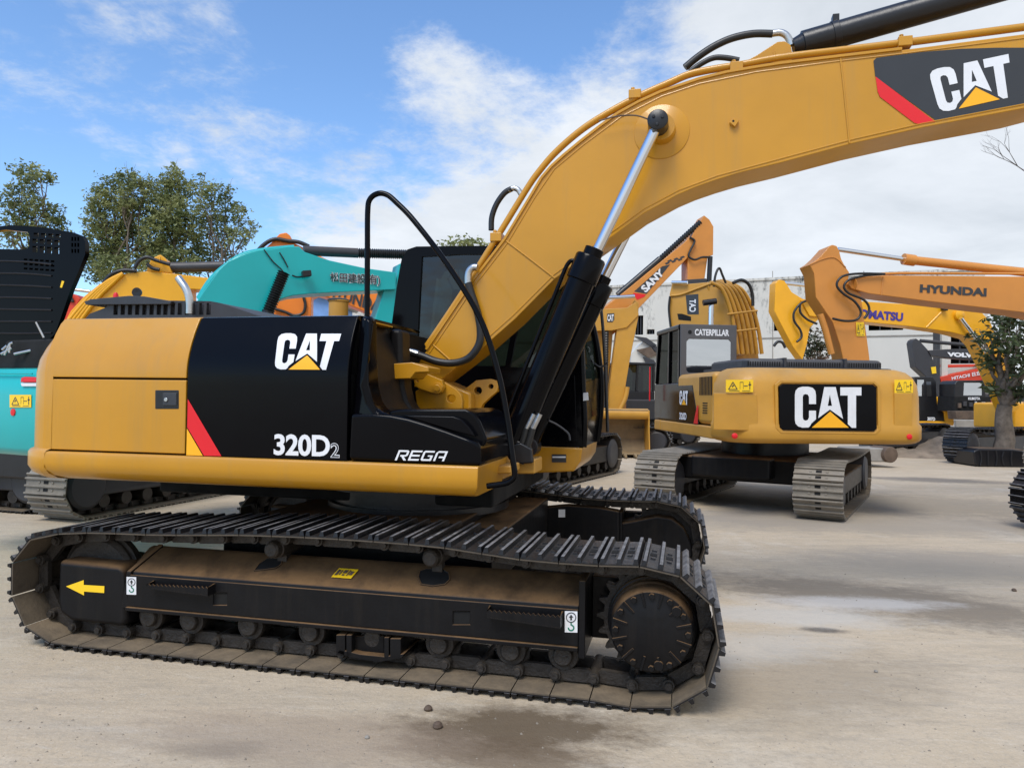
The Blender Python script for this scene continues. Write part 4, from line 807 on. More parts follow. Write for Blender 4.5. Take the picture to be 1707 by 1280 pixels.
# counterweight: tall block with a recessed panel
def rr_outline(d, u_r, u_f, hw, rc, n=8):
    P = [(u_f, hw-d)]
    for k in range(n+1): a = math.pi/2*k/n; P.append((u_r+d+rc-rc*math.sin(a), hw-d-rc+rc*math.cos(a)))
    for k in range(n, -1, -1): a = math.pi/2*k/n; P.append((u_r+d+rc-rc*math.sin(a), -(hw-d-rc+rc*math.cos(a))))
    P.append((u_f, -(hw-d))); return P
UR = -2.12
lev = [(.985, .10), (1.0, .05), (1.03, .015), (1.06, 0), (1.22, 0), (1.26, .02), (1.60, .025), (1.76, .04), (1.86, .08), (1.93, .14), (1.965, .22), (1.97, .5)]
build(loft(lev, lambda d: rr_outline(d, UR, -1.35, 1.33, .30), HF2), 'counterweight', M['yel2'], E2, ang=40)
RP = Pl(HF2(UR, 0, 0), (HF2.b.x, HF2.b.y))                          # plane of its rear face
pxp('rear_panel', [(1305, 640), (1455, 641), (1461, 646), (1462, 714), (1457, 719), (1306, 717), (1300, 712), (1299, 645)], RP, .03, M['gloss'], E2, .004, off=-.012)
pxp('panel_frame', [(1300, 634), (1458, 635), (1468, 643), (1469, 716), (1461, 724), (1302, 722), (1293, 713), (1292, 641)], RP, .03, M['yel2'], E2, .006, off=-.006, holes=[[(1304, 638), (1456, 639), (1463, 645), (1464, 715), (1458, 721), (1305, 719), (1298, 713), (1297, 644)]])
logo(quad_fn([(1325, 644.5), (1436, 644.5), (1436, 713), (1325, 713)], RP, .024), E2)
pxp('pocket_frame', [(1190, 655), (1262, 657), (1264, 718), (1190, 716)], RP, .02, M['yel2'], E2, .008, off=.008); pxp('pocket_frame', [(1491, 655), (1521, 656), (1521, 720), (1491, 718)], RP, .02, M['yel2'], E2, .008, off=.008)
warn(E2, [(1210, 633), (1255.5, 633), (1255.5, 653.5), (1210, 653.5)], RP, .015); warn(E2, [(1491, 633), (1522, 633), (1522, 655), (1491, 655)], Pl(HF2(UR+.03, 0, 0), (HF2.b.x, HF2.b.y)), .02)
for px, py in ((1225, 726.5), (1516, 728)):
    c = RP(px, py, -.004); mb = MB(); mb.lathe(c, -RP.n, [(-.02, .036), (.006, .036), (.012, .026), (.014, .004)], 20); build(mb, 'red_reflector', M['red'], E2)
# house sides, deck, hood and engine cover
mb = MB(); mb.box(-1.35, .35, -1.30, 1.30, 1.18, 1.93, HF2); build(mb, 'engine_house', M['yel2'], E2, .08, 3)
mb = MB(); mb.box(-1.36, 1.25, -1.32, 1.32, 1.0, 1.17, HF2); mb.box(1.25, 1.65, .35, 1.32, 1.0, 1.17, HF2); build(mb, 'deck_skirt', M['yel2'], E2, .02)
mb = MB(); A = [(-.75, 1.31, 1.18), (.35, 1.31, 1.18), (.35, 1.31, 1.75), (-.45, 1.31, 1.75)]; mb.hexa([HF2(*p) for p in A], [HF2(p[0], 1.25, p[2]) for p in A]); sdp = build(mb, 'side_door', M['gloss'], E2, .01)
SP = Pl(HF2(0, 1.315, 0), (HF2.a.x, HF2.a.y))
sf = lambda u0, u1, z0, z1: (lambda u, v: HF2(u0+(u1-u0)*u, 1.318, z0+(z1-z0)*v))
logo(lambda u, v: HF2(.15-.42*u, 1.318, 1.45+.22*v), sdp); letters('320D', lambda u, v: HF2(.15-.36*u, 1.318, 1.22+.11*v), M['white'], sdp, .04)
mb = MB(); mb.poly([HF2(*p) for p in ((-.75, 1.317, 1.18), (-.55, 1.317, 1.18), (-.71, 1.317, 1.45), (-.77, 1.317, 1.45))]); build(mb, 'stripe', M['red'], sdp)
for i in range(9):
    for z0, z1 in ((1.62, 1.90),):
        mb = MB(); u = -1.30+i*.062; mb.box(u, u+.03, 1.298, 1.306, 1.60, 1.86, HF2); build(mb, 'vent_slot', M['hole'], E2)
for k in range(5): mb = MB(); mb.box(-1.12, -.92, 1.298, 1.305, 1.34+k*.035, 1.355+k*.035, HF2); build(mb, 'vent_slot', M['hole'], E2)
mb = MB(); o = [(-1.55, .98), (-1.62, .90), (-1.62, -.90), (-1.55, -.98), (-.35, -.98), (-.3, -.9), (-.3, .9), (-.35, .98)]
mb = loft([(1.95, -.10), (1.985, -.10), (1.99, 0.0), (2.07, .0), (2.10, .03), (2.105, .1)], lambda d: [(-.95+(u+.95)*(1-d*1.2), v*(1-d)) for u, v in [(-1.55, .98), (-1.62, .90), (-1.62, -.90), (-1.55, -.98), (-.35, -.98), (-.3, -.9), (-.3, .9), (-.35, .98)]], HF2); ec = build(mb, 'engine_cover', M['plast'], E2, ang=40)
for v in (-.42, .42): mb = MB(); mb.box(-1.66, -.26, v-.02, v+.02, 1.98, 2.115, HF2); build(mb, 'cover_rib', M['plast'], ec, .006)
for i in range(56):
    v = -.93+i*.0335
    if abs(abs(v)-.42) < .03: continue
    mb = MB(); mb.box(-1.626, -1.616, v, v+.014, 2.0, 2.06, HF2); build(mb, 'vent_slot', M['hole'], ec)
# cab at the left front
c2 = cabbox(E2, HF2, .30, 1.78, .35, 1.29, 1.18, 2.74, M['gloss'], slant=.18, sill=.40)
mb = MB(); mb.holed([[(.36, 1.86), (1.28, 1.86), (1.28, 2.735), (.36, 2.735)], [(.50, 1.96), (1.14, 1.96), (1.18, 2.0), (1.18, 2.46), (1.14, 2.50), (.50, 2.50), (.46, 2.46), (.46, 2.0)]], lambda a, b, o: HF2(.285-o, a, b), .03); build(mb, 'rear_frame', M['cabgrey'], c2, .012)
mb = MB(); mb.poly([HF2(.262, v, z) for v, z in ((.50, 1.96), (1.14, 1.96), (1.18, 2.0), (1.18, 2.46), (1.14, 2.50), (.50, 2.50), (.46, 2.46), (.46, 2.0))]); build(mb, 'rear_window', M['glassl'], c2)
letters('CATERPILLAR', lambda u, v: HF2(.250, 1.05-.56*u, 2.555+.105*v), M['white'], c2, .035)
mb = MB(); mb.lathe(HF2(.254, 1.13, 2.61), -HF2.a, [(0, .03), (.008, .03), (.01, .02)], 16); build(mb, 'rear_lamp', M['hole'], c2)
mb = MB(); mb.cyl(HF2(1.6, 1.42, 1.5), HF2(1.6, 1.42, 2.1), .012, n=8); build(mb, 'grab_rail', M['red'], c2)
# its boom, folded away from us
BP2 = plD(1170, 12.6, -30)
pxp('boom', [(1117, 545), (1116, 490), (1121, 470), (1140, 474), (1185, 470), (1207, 492), (1222, 530), (1231, 590), (1117, 600)], BP2, .46, M['yel2'], E2, .012)
q = [(1149, 499), (1159, 498), (1160, 519), (1149, 518)]
mb = MB(); mb.poly([BP2(a, b, -.004) for a, b in ((1143, 492), (1164, 490), (1165, 524), (1146, 524))]); bd2 = build(mb, 'boom_decal', M['bdec'], E2); mb = MB(); mb.poly([BP2(a, b, -.004) for a, b in ((1129, 523), (1137, 523), (1152, 528), (1152, 535), (1131, 533))]); build(mb, 'boom_hole', M['hole'], E2); pxt('boom_edge', [(1119, 493), (1135, 491), (1160, 482), (1184, 473)], BP2, .02, M['yel2'], E2, off=-.01); pxt('arm_rod', [(1120, 471), (1146, 471)], BP2, .03, M['chrome'], E2, smooth=0, off=-.05); pxt('hydraulic_hose', [(1117, 494), (1115, 515), (1118, 545)], BP2, .02, M['rub'], E2, off=-.05)
letters('CAT', quad_fn([(1160, 520), (1160, 499), (1149, 499), (1149, 520)], BP2, .01), M['white'], bd2, .03)
P2 = plD(1225, 12.3, 20)
pxp('boom_back', [(1180, 476), (1200, 472), (1228, 480), (1246, 505), (1258, 545), (1266, 600), (1196, 600), (1190, 520)], plD(1220, 12.7, 20), .3, M['yel2'], E2, .02)
for i in range(6): pxt('hydraulic_pipe', [(1184+i*4, 471-i*.6), (1203+i*6.5, 482), (1216+i*7.5, 512), (1224+i*8, 548), (1230+i*8, 590)], P2, .034, M['yel2'], E2, off=.05*i)
for yy in (522, 552): pxt('pipe_clamp', [(1212, yy+2), (1262, yy-4)], P2, .018, M['yel2'], E2, off=-.04)
pxt('hydraulic_hose', [(1190, 478), (1192, 462), (1196, 450), (1200, 448), (1204, 458), (1210, 472)], P2, .02, M['rub'], E2); pxt('hydraulic_hose', [(1222, 472), (1236, 467), (1248, 474), (1254, 490), (1255, 510)], P2, .028, M['rub'], E2)
pxt('boom_cylinder_rod', [(1186, 500), (1184, 600)], plD(1190, 12.2, 0), .045, M['chrome'], E2, smooth=0); pxt('rod_head', [(1172, 505), (1194, 502)], plD(1190, 12.15, 0), .05, M['satin'], E2, smooth=0)
pxt('hydraulic_hose', [(1290, 577), (1296, 570), (1304, 571), (1309, 580)], plD(1300, 9.4), .018, M['rub'], E2)

# ------------------------------------------------ teal excavator
ET = machine('teal excavator at the left with raised engine hood and white lettering on its boom', 60, 8.0, group=None)
HT = Fr((-5.25, 3.35), 77)
lev = [(.985, .10), (1.0, .05), (1.03, .015), (1.06, 0), (1.30, 0), (1.50, .0), (1.66, .02), (1.72, .06), (1.74, .2)]
cwt = build(loft(lev, lambda d: rr_outline(d, -1.90, -1.1, 1.16, .25), HT), 'counterweight', M['teal'], ET, ang=40)
TP = Pl(HT(-1.90, 0, 0), (HT.b.x, HT.b.y))
pxp('tail_lamp', [(35, 630), (40, 628), (70, 629), (70, 637), (34, 637)], TP, .03, M['red'], ET, .004, off=-.008); pxp('lamp_lens', [(34, 638.5), (70, 638.5), (70, 644), (36, 644)], TP, .03, M['white'], ET, .003, off=-.007)
warn(ET, [(16, 658), (52, 658), (52, 679), (16, 679)], TP, .012)
c = TP(22, 687, -.003); mb = MB(); mb.lathe(c, -TP.n, [(-.01, .03), (.006, .03), (.008, .004)], 18); build(mb, 'red_reflector', M['red'], ET)
pxt('body_crease', [(-60, 622), (54, 623)], TP, .006, M['teal'], ET, off=-.002, n=6, smooth=0)
mb = MB(); mb.box(-1.1, 1.0, -1.15, 1.15, 1.0, 1.72, HT); build(mb, 'engine_house', M['teal'], ET, .05)
for (a, b, c_, d) in ((2, 590, 20, 580), (8, 592, 16, 574), (16, 588, 17, 572), (17, 573, 22, 571), (24, 590, 52, 584), (4, 583, 12, 576)): pxt('engine_pipe', [(a, b), (c_, d)], plD(30, 6.4), .012, M['alu'], ET, smooth=0, n=8)
mb = MB(); mb.box(-1.75, -.5, -1.1, 1.1, 1.72, 1.98, HT); build(mb, 'engine_block', M['hole'], ET, .02)
# raised hood with its openings
HP = plD(70, 6.5, -8)
outer = [(-90, 392), (-30, 380), (20, 375.5), (60, 378), (120, 387), (136, 393), (142, 403), (142, 424), (131, 452), (118, 482), (104, 522), (92, 556), (66, 582), (-90, 588)]
holes = [[(-60, 400), (-40, 389), (10, 383), (46, 387), (50, 394), (48, 412), (42, 416), (-60, 414)]]
for r_, (y0, y1) in enumerate(((388, 395), (398, 406), (410, 421))):
    for k in range(4): x = 56+k*12.2-(2 if r_ else 0); holes.append([(x, y0+k*.8), (x+8, y0+.6+k*.8), (x+8, y1+k*.8), (x, y1-.6+k*.8)])
for k in range(3):
    for r_ in range(3): x = 119+k*5; y = 395+r_*10; holes.append([(x, y), (x+3, y+.4), (x+3, y+7), (x, y+6.6)])
for k in range(6):
    for r_ in range(3): x = 40+k*9; y = 431+r_*7.5+k*.6; holes.append([(x, y), (x+6, y+.3), (x+5.5, y+3.5), (x-.5, y+3.2)])
mb = MB(); mb.holed([outer]+holes, lambda a, b, o: HP(a, b)+HP.n*o, .05); hd = build(mb, 'raised_hood', M['gloss'], ET, .006)
for k in range(7): pxt('hood_rib', [(-90, 434+k*20+(k % 2)*2), (30, 436+k*20), (86, 441+k*19)], HP, .008, M['satin'], hd, off=-.004, n=6)
pxp('hood_sticker', [(103, 468), (107, 469), (103, 480), (100, 479)], HP, .004, M['ysign'], hd, 0, off=-.004)
pxt('hood_prop', [(60, 537), (73, 563)], plD(60, 6.3), .008, M['alu'], ET, smooth=0, n=6)
pxp('hood_hinge', [(45, 590), (60, 545), (80, 533), (92, 538), (60, 590)], plD(60, 6.7), .1, M['dgrey'], ET, .01)
# boom, arm, cylinders
TB = plD(490, 9.0, 26)
tb_px = [(315, 540), (322, 512), (340, 485), (353, 467), (365, 450), (380, 436), (405, 425), (430, 417), (450, 416), (480, 411), (499, 411), (508, 420), (549, 434), (609, 447), (660, 454), (660, 482.5), (599, 485.5), (519, 489.5), (489, 492.5), (470, 498), (452, 512), (440, 545)]
tbm = pxp('boom', tb_px, TB, .42, M['teal'], ET, .01)
letters('松田建設(有)', quad_fn([(550, 453.5), (634, 457.5), (634, 477.5), (550, 472)], TB, .012), M['white'], tbm, .055)
letters('松田建設(有)', quad_fn([(550.4, 453.9), (633.6, 457.9), (633.6, 477.1), (550.4, 471.6)], TB, .018), M['bdec'], tbm, .012)
for k in range(3): pxt('hydraulic_pipe', [(332-k*1, 500-k*1.5), (349-k*1, 472-k*1.2), (368, 450-k*1), (402, 427-k), (440, 417-k*.5), (490, 412-k*.5)], TB, .022, M['teal'], tbm, off=.06+.1*k)
pxt('pipe_hose', [(440, 416), (455, 436), (468, 448), (474, 456)], TB, .008, M['rub'], tbm, off=-.02, n=6); pxt('pipe_hose', [(466, 421), (474, 434), (480, 446)], TB, .008, M['rub'], tbm, off=-.02, n=6)
pxp('work_lamp', [(504, 451), (519, 450), (520, 460), (505, 462)], TB, .10, M['satin'], tbm, .01, off=-.14)
pxt('lamp_bracket', [(505, 461), (495, 462), (487, 459)], TB, .01, M['satin'], tbm, off=-.05, n=6)
pxt('cylinder_boot', [(473, 455), (447, 520)], plD(460, 8.7, 26), .075, M['rub'], ET, n=16, smooth=0, rib=34)
pxt('boom_cylinder', [(447, 519), (442, 540)], plD(460, 8.7, 26), .07, M['satin'], ET, n=16, smooth=0)
pxt('arm_cylinder', [(506, 418), (596, 422)], TB, .062, M['dgrey'], ET, n=18, smooth=0, off=.2); pxt('cylinder_boot', [(596, 422), (700, 425)], TB, .066, M['rub'], ET, n=14, smooth=0, off=.2, rib=60)
pxp('arm', [(640, 484), (658, 482), (666, 440), (690, 428), (712, 446), (706, 500), (690, 560), (622, 545)], TB, .30, M['teal'], ET, .01, off=.06)
TRK = Fr((-4.88, 4.55), 38)
# the track with light shoes that shows under the foreground tail
q0 = at(100, 868, z=0); ft = Fr((q0.x-.02, q0.y-.2), 86)
bg_track(ET, ft, -.30, 3.4, .72, .6, SHG, 36, True, M['dgrey'], .28)
mb = MB(); mb.box(.45, 3.2, -.22, -.14, .30, .98, ft); build(mb, 'side_guard', M['dgrey'], ET, .02); mb = MB(); mb.box(.3, 3.4, .3, 2.1, .45, 1.0, ft); build(mb, 'car_body', M['satin'], ET, .03)
bg_track(ET, ft, 2.08, 3.4, .72, .6, SHM, 36, False, M['dgrey'], .28)
# ------------------------------------------------ dark crawler at the left edge
EL = machine('black crawler undercarriage cut off by the left edge below the teal machine', 0, 8.6, cat='crawler', group=None, name='crawler_undercarriage')
q0 = at(64, 859, z=0); fl_ = Fr((q0.x-3.2*math.cos(R(-4)), q0.y-3.2*math.sin(R(-4))), -4)
bg_track(EL, fl_, 0.0, 3.3, .72, .6, SHM, 34, False, M['dgrey'], .28); bg_track(EL, fl_, 2.3, 3.3, .72, .6, SHM, 34, False, M['dgrey'], .28)
mb = MB(); mb.box(.4, 2.9, .3, 2.4, .45, .95, fl_); build(mb, 'car_body', M['dgrey'], EL, .04)
# ------------------------------------------------ yellow excavator behind the hood
EY = machine('yellow excavator behind the engine hood, only its curved boom showing under the trees', 240, 12.5)
YP = plD(240, 12.0, 12)
yb = pxp('boom', [(95, 560), (118, 518), (140, 494), (165, 474), (190, 461), (215, 455), (244, 452.5), (287, 456), (353, 464), (420, 474), (420, 486), (353, 484), (318, 482), (318, 508), (318, 560)], YP, .45, M['kyel'], EY, .012)
pxp('cylinder_lug', [(243, 453), (248, 440), (252, 431), (267, 424), (276, 431), (282, 444), (287, 456)], YP, .3, M['kyel'], yb, .02, off=.06); pxt('lug_pin', [(267, 433), (267.5, 433)], YP, .05, M['kyel'], yb, smooth=0, off=-.02)
for k in range(4): pxt('hydraulic_pipe', [(100+k*7, 553), (128+k*6, 518), (152+k*5, 492), (178+k*4, 470), (205, 456)], YP, .03, M['kyel'], yb, off=-.03)
pxt('hydraulic_hose', [(172, 472), (185, 458), (205, 451), (228, 452)], YP, .03, M['rub'], yb, off=-.02); pxt('hydraulic_hose', [(224, 448), (232, 435), (245, 429), (260, 434), (283, 441)], YP, .03, M['rub'], yb, off=-.03); pxt('hydraulic_hose', [(245, 440), (254, 447), (266, 450)], YP, .03, M['rub'], yb, off=-.03)
pxt('arm_cylinder', [(280, 446), (300, 446), (372, 444)], YP, .085, M['dgrey'], EY, n=18, smooth=0, off=.2)
mb = MB(); mb.box(-1.4, 1.4, -1.2, 1.2, 1.0, 1.9, Fr(gnd(60, 13.5)[:2], 20)); build(mb, 'engine_house', M['kyel'], EY, .08); bg_track(EY, Fr(gnd(-10, 13)[:2], 20), -1.2, 3.4, .72, .6, SHM, 30); bg_track(EY, Fr(gnd(-10, 13)[:2], 20), 1.2, 3.4, .72, .6, SHM, 30)
# ------------------------------------------------ red machine, mostly hidden
ER = machine('red excavator boom peeping out between the black hood and the yellow boom', 110, 15)
RPn = plD(112, 14.5, 5); rb = pxp('boom', [(80, 570), (96, 536), (108, 508), (119, 489), (128, 492), (134, 498), (122, 520), (112, 545), (105, 570)], RPn, .4, M['redp'], ER, .02)
pxt('hydraulic_pipe', [(118, 482), (150, 486)], RPn, .03, M['alu'], rb, smooth=0); pxt('hydraulic_hose', [(106, 507), (114, 500), (122, 503), (118, 494)], RPn, .02, M['rub'], rb, off=-.03)
mb = MB(); mb.box(-1.3, 1.3, -1.1, 1.1, .9, 1.8, Fr(gnd(30, 15.5)[:2], 30)); build(mb, 'engine_house', M['redp'], ER, .08); bg_track(ER, Fr(gnd(0, 15)[:2], 30), -1.1, 3.2, .7, .5, SHM, 26); bg_track(ER, Fr(gnd(0, 15)[:2], 30), 1.0, 3.2, .7, .5, SHM, 26)
# ------------------------------------------------ orange excavator behind the teal boom
EO = machine('orange excavator behind the teal boom, dark letters running down its boom', 500, 15)
OP = plD(520, 14.5, 10)
ob = pxp('boom', [(440, 560), (444, 470), (444, 412), (453, 404), (460, 396), (466, 389.5), (477, 387.5), (484, 393), (486, 403), (560, 440), (650, 482), (690, 500), (690, 560), (630, 528), (580, 508), (529, 490), (519, 495), (518, 560)], OP, .5, M['orange2'], EO, .02)
letters('HYUNDAI', quad_fn([(548, 474), (640, 502), (636, 523), (544, 493)], OP, .02), M['bdec'], ob, .03)
pxt('hydraulic_hose', [(424, 425), (440, 408), (458, 399), (480, 402), (498, 404), (515, 411)], OP, .04, M['rub'], ob, off=-.05); pxt('hydraulic_hose', [(505, 492), (509, 508), (505, 522), (490, 526), (475, 520), (458, 515)], OP, .03, M['rub'], ob, off=-.05)
mb = MB(); mb.box(-1.4, 1.4, -1.2, 1.2, 1.0, 1.9, Fr(gnd(480, 16)[:2], 70)); build(mb, 'engine_house', M['orange2'], EO, .08); bg_track(EO, Fr(gnd(440, 15)[:2], 70), -1.2, 3.4, .72, .6, SHM, 26); bg_track(EO, Fr(gnd(440, 15)[:2], 70), 1.0, 3.4, .72, .6, SHM, 26)
# ------------------------------------------------ excavator with white-lettered boom pointing up (behind the cab)
ES = machine('yellow excavator whose boom slants up behind the bucket machine, checker decal beside its letters', 1040, 21)
SPn = plD(1080, 20.5, 8)
sb = pxp('boom', [(985, 545), (1000, 518), (1040, 487), (1140, 405), (1149, 396), (1156, 395), (1160, 407), (1152, 424), (1066, 513), (1005, 575)], SPn, .6, M['orange'], ES, .015)
mb = MB(); mb.poly([SPn(a, b, -.006) for a, b in ((1057, 486), (1104, 444), (1117, 441), (1078, 490))]); d_ = build(mb, 'boom_decal', M['bdec'], sb)
letters('SANY', quad_fn([(1067, 479.5), (1100.5, 447), (1108, 456.5), (1077, 488.5)], SPn, .02), M['white'], d_, .045)
mb = MB(); mb.poly([SPn(a, b, -.006) for a, b in ((1055, 488), (1077, 491), (1074, 495), (1062, 500))]); build(mb, 'stripe', M['red'], sb)
mb = MB()
for k in range(3):
    for j in range(2): x, y = 1108+k*10.5+j*4, 439-k*3.0-j*4; mb.poly([SPn(a, b, -.006) for a, b in ((x, y), (x+6, y-2.5), (x+9, y-.5), (x+3, y+2.2))])
build(mb, 'checker_decal', M['bdec'], sb)
pxt('arm_cylinder', [(1030, 492), (1100, 432)], SPn, .09, M['satin'], ES, n=14, smooth=0, off=.1); pxt('cylinder_boot', [(1100, 432), (1167, 371)], SPn, .085, M['rub'], ES, n=12, smooth=0, off=.1, rib=40)
sa = pxp('arm', [(1153, 394), (1160, 381), (1167, 370), (1173.7, 359), (1182.7, 366), (1189.5, 378), (1189, 425), (1180, 428), (1174, 470), (1171, 560), (1146, 560), (1146.5, 429)], SPn, .5, M['orange'], ES, .015, off=.05)
pxt('bucket_cylinder', [(1184, 428), (1182, 470)], SPn, .07, M['satin'], sa, smooth=0); pxt('hydraulic_hose', [(1150, 396), (1158, 402), (1152, 415), (1148, 427), (1158, 433), (1170, 429), (1182, 429)], SPn, .03, M['rub'], sa, off=-.04)
pxp('bucket_link', [(1145, 466), (1178, 464), (1180, 474), (1150, 478)], SPn, .5, M['dgrey'], sa, .02, off=-.02)
mb = MB(); mb.box(-1.4, 1.4, -1.2, 1.2, 1.0, 1.9, Fr(gnd(960, 22)[:2], 0)); build(mb, 'engine_house', M['orange'], ES, .08); bg_track(ES, Fr(gnd(920, 21.5)[:2], 0), -1.2, 3.4, .72, .6, SHM, 26); bg_track(ES, Fr(gnd(920, 21.5)[:2], 0), 1.0, 3.4, .72, .6, SHM, 26)
# ------------------------------------------------ yellow excavator with its bucket on the ground
EB = machine('yellow excavator behind the black cab with arm upright and toothed bucket on the ground', 1010, 17)
BPn = plD(1030, 19.8, 0)
bb = pxp('boom', [(940, 540), (960, 520), (987, 516), (1045, 513), (1061, 503), (1065, 525), (1045, 546), (1020, 551), (985, 552)], BPn, .5, M['yel2'], EB, .015)
mb = MB(); mb.poly([BPn(a, b, -.006) for a, b in ((1012, 523), (1024, 522), (1024, 533), (1021, 537), (1012, 537))]); d_ = build(mb, 'boom_decal', M['bdec'], bb); letters('CAT', quad_fn([(1012.5, 524.5), (1023, 524), (1023, 535), (1012.5, 535.5)], BPn, .02), M['white'], d_, .04)
ar = pxp('arm', [(1029, 546), (1046, 545), (1058, 500), (1065, 505), (1064, 530), (1050, 600), (1036, 686), (1014, 694), (1010, 690)], BPn, .36, M['yel2'], EB, .015, off=.04)
pxp('arm_side', [(990, 552), (1022, 549), (1018, 600), (1012, 645), (994, 645)], BPn, .3, M['yel2'], EB, .015, off=.3)
pxt('cylinder_boot', [(1011, 552), (1010, 612)], BPn, .075, M['rub'], EB, n=12, smooth=0, rib=28); pxt('bucket_cylinder', [(1010, 612), (1010, 680)], BPn, .06, M['satin'], EB, smooth=0)
pxt('arm_rod', [(1003, 497), (1058, 494)], BPn, .05, M['chrome'], EB, smooth=0); pxt('bucket_link', [(1046, 645), (1042, 665), (1030, 690)], BPn, .06, M['yel2'], EB)
# bucket: curved shell between two cheek plates, its mouth towards the camera
SH = [(-.55, .08), (-.25, .03), (.05, .10), (.20, .38), (.18, .70), (.0, .95), (-.22, 1.04), (-.40, 1.02)]
b0 = BPn(1036, 757); ub = BPn.u; zb = 0.0
fb_ = lambda u, n, z: Vector((b0.x, b0.y, 0))+ub*u+BPn.n*(n-.2)+Vector((0, 0, z))
mb = MB(); U0, U1 = -.66, .60; SH = [(a, b*1.2) for a, b in SH]
for (a, b), (c_, d_) in zip(SH, SH[1:]): mb.hexa([fb_(U0, a, b), fb_(U0, c_, d_), fb_(U1, c_, d_), fb_(U1, a, b)], [fb_(U0, a+.03, b+.02), fb_(U0, c_+.03, d_+.02), fb_(U1, c_+.03, d_+.02), fb_(U1, a+.03, b+.02)])
bk = build(mb, 'bucket', M['worn_shaded'], EB)
for u in (U0-.03, U1): mb = MB(); P_ = SH+[(-.42, .72), (-.50, .3)]; mb.prism([fb_(u, a, b) for a, b in P_], [fb_(u+.03, a, b) for a, b in P_]); build(mb, 'cheek_plate', M['yel2'], bk, .006)
mb = MB(); mb.cyl(fb_(U0, -.28, 1.13), fb_(U1, -.28, 1.13), .14, n=20); build(mb, 'bucket_roll', M['yel2'], bk)
for k in range(5):
    u = U0+.06+(U1-U0-.2)*k/4; mb = MB(); mb.hexa([fb_(u, -.55, .05), fb_(u+.09, -.55, .05), fb_(u+.09, -.55, .13), fb_(u, -.55, .13)], [fb_(u+.02, -.78, .02), fb_(u+.07, -.78, .02), fb_(u+.07, -.78, .05), fb_(u+.02, -.78, .05)]); build(mb, 'tooth', M['worn_shaded'], bk)
q1, q2 = at(935, 813, z=0), at(1034, 788, z=0); h_ = math.degrees(math.atan2(q2.y-q1.y, q2.x-q1.x)); fb = Fr((q2.x-4.0*math.cos(R(h_)), q2.y-4.0*math.sin(R(h_))), h_)
bg_track(EB, fb, .0, 4.1, .76, .6, SHM, 40, False, M['frame'], .3); bg_track(EB, fb, 2.3, 4.1, .76, .6, SHM, 40, False, M['frame'], .3)
mb = MB(); mb.box(.2, 3.2, .1, 2.8, 1.05, 1.7, fb); build(mb, 'engine_house', M['yel2'], EB, .08)
# ------------------------------------------------ dark machine between bucket and rear-facing machine
EK = machine('black excavator cab standing behind the yellow bucket', 1060, 25)
fk = Fr(gnd(1052, 25)[:2], 205)
cabbox(EK, fk, -.6, .9, -.5, .6, 1.0, 2.72, M['satin'], sill=.45, glass=M['glass']); bg_track(EK, fk, -.9, 3.2, .76, .6, SHM, 30, False, u0=-1.6); bg_track(EK, fk, 1.3, 3.2, .76, .6, SHM, 30, False, u0=-1.6)
mb = MB(); mb.box(-1.6, .9, -.5, 1.7, .85, 1.5, fk); build(mb, 'engine_house', M['dgrey'], EK, .05)
EM = machine('small orange loader far back between the black cab and the rear-facing machine', 1075, 34, cat='loader', group=None, name='wheel_loader')
fm = Fr(gnd(1078, 34)[:2], 250); mb = MB(); mb.box(-.6, .6, -.5, .5, .55, 1.25, fm); build(mb, 'body', M['redp'], EM, .05); cabbox(EM, fm, -.4, .4, -.4, .4, 1.25, 2.1, M['kyel'], slant=.1, sill=.2)
for u in (-.5, .5):
    for v in (-.55, .55): mb = MB(); mb.lathe(fm(u, v-.1, .35), fm.b, [(0, .1), (0, .33), (.2, .33), (.2, .1)], 20); build(mb, 'wheel', M['rub'], EM, .03)
# ------------------------------------------------ yellow excavator at the right with purple letters
EKm = machine('bright yellow excavator on the right, blue letters on its long boom ending at the tree', 1640, 17, group=None)
KP = plD(1500, 19.3, 6)
kb = pxp('boom', [(1335, 500), (1361, 505), (1438, 502.5), (1561, 510), (1632, 515.5), (1650, 535), (1668, 575), (1690, 635), (1700, 680), (1685, 690), (1664, 640), (1645, 600), (1632, 575), (1621, 563), (1585, 553.5), (1522, 544.5), (1440, 536.5), (1350, 527)], KP, .5, M['kyel'], EKm, .015)
letters('KOMATSU', quad_fn([(1422, 514), (1506, 521.5), (1505, 536), (1421, 529)], KP, .012), mat('purple_vinyl', (.05, .03, .25, 1), .4), kb, .05)
pxt('weld_seam', [(1577, 512), (1544, 546)], KP, .02, M['kyel'], kb, off=-.002, n=6, smooth=0)
ka = pxp('arm', [(1291, 518), (1293, 472), (1299, 466), (1308, 468), (1320, 487), (1338, 498), (1364, 505), (1366, 531), (1350, 547), (1345, 575), (1338, 600), (1322, 578), (1306, 548)], KP, .35, M['kyel'], EKm, .012, off=.05)
pxt('arm_rod', [(1309, 472), (1362, 478)], KP, .05, M['chrome'], EKm, smooth=0, off=.2); pxt('arm_cylinder', [(1362, 478), (1420, 485)], KP, .08, M['kyel'], EKm, smooth=0, off=.2)
pxt('hydraulic_hose', [(1352, 500), (1336, 505), (1324, 520), (1324, 535), (1334, 550), (1336, 562), (1328, 570)], KP, .03, M['rub'], ka, off=-.06); pxt('hydraulic_hose', [(1334, 506), (1334, 520), (1345, 532), (1362, 540)], KP, .03, M['rub'], ka, off=-.06)
c = KP(1599, 525, -.05); mb = MB(); mb.lathe(c, -KP.n, [(-.05, .13), (.04, .13), (.06, .09), (.08, .02)], 24); build(mb, 'boom_pin', M['kyel'], kb)
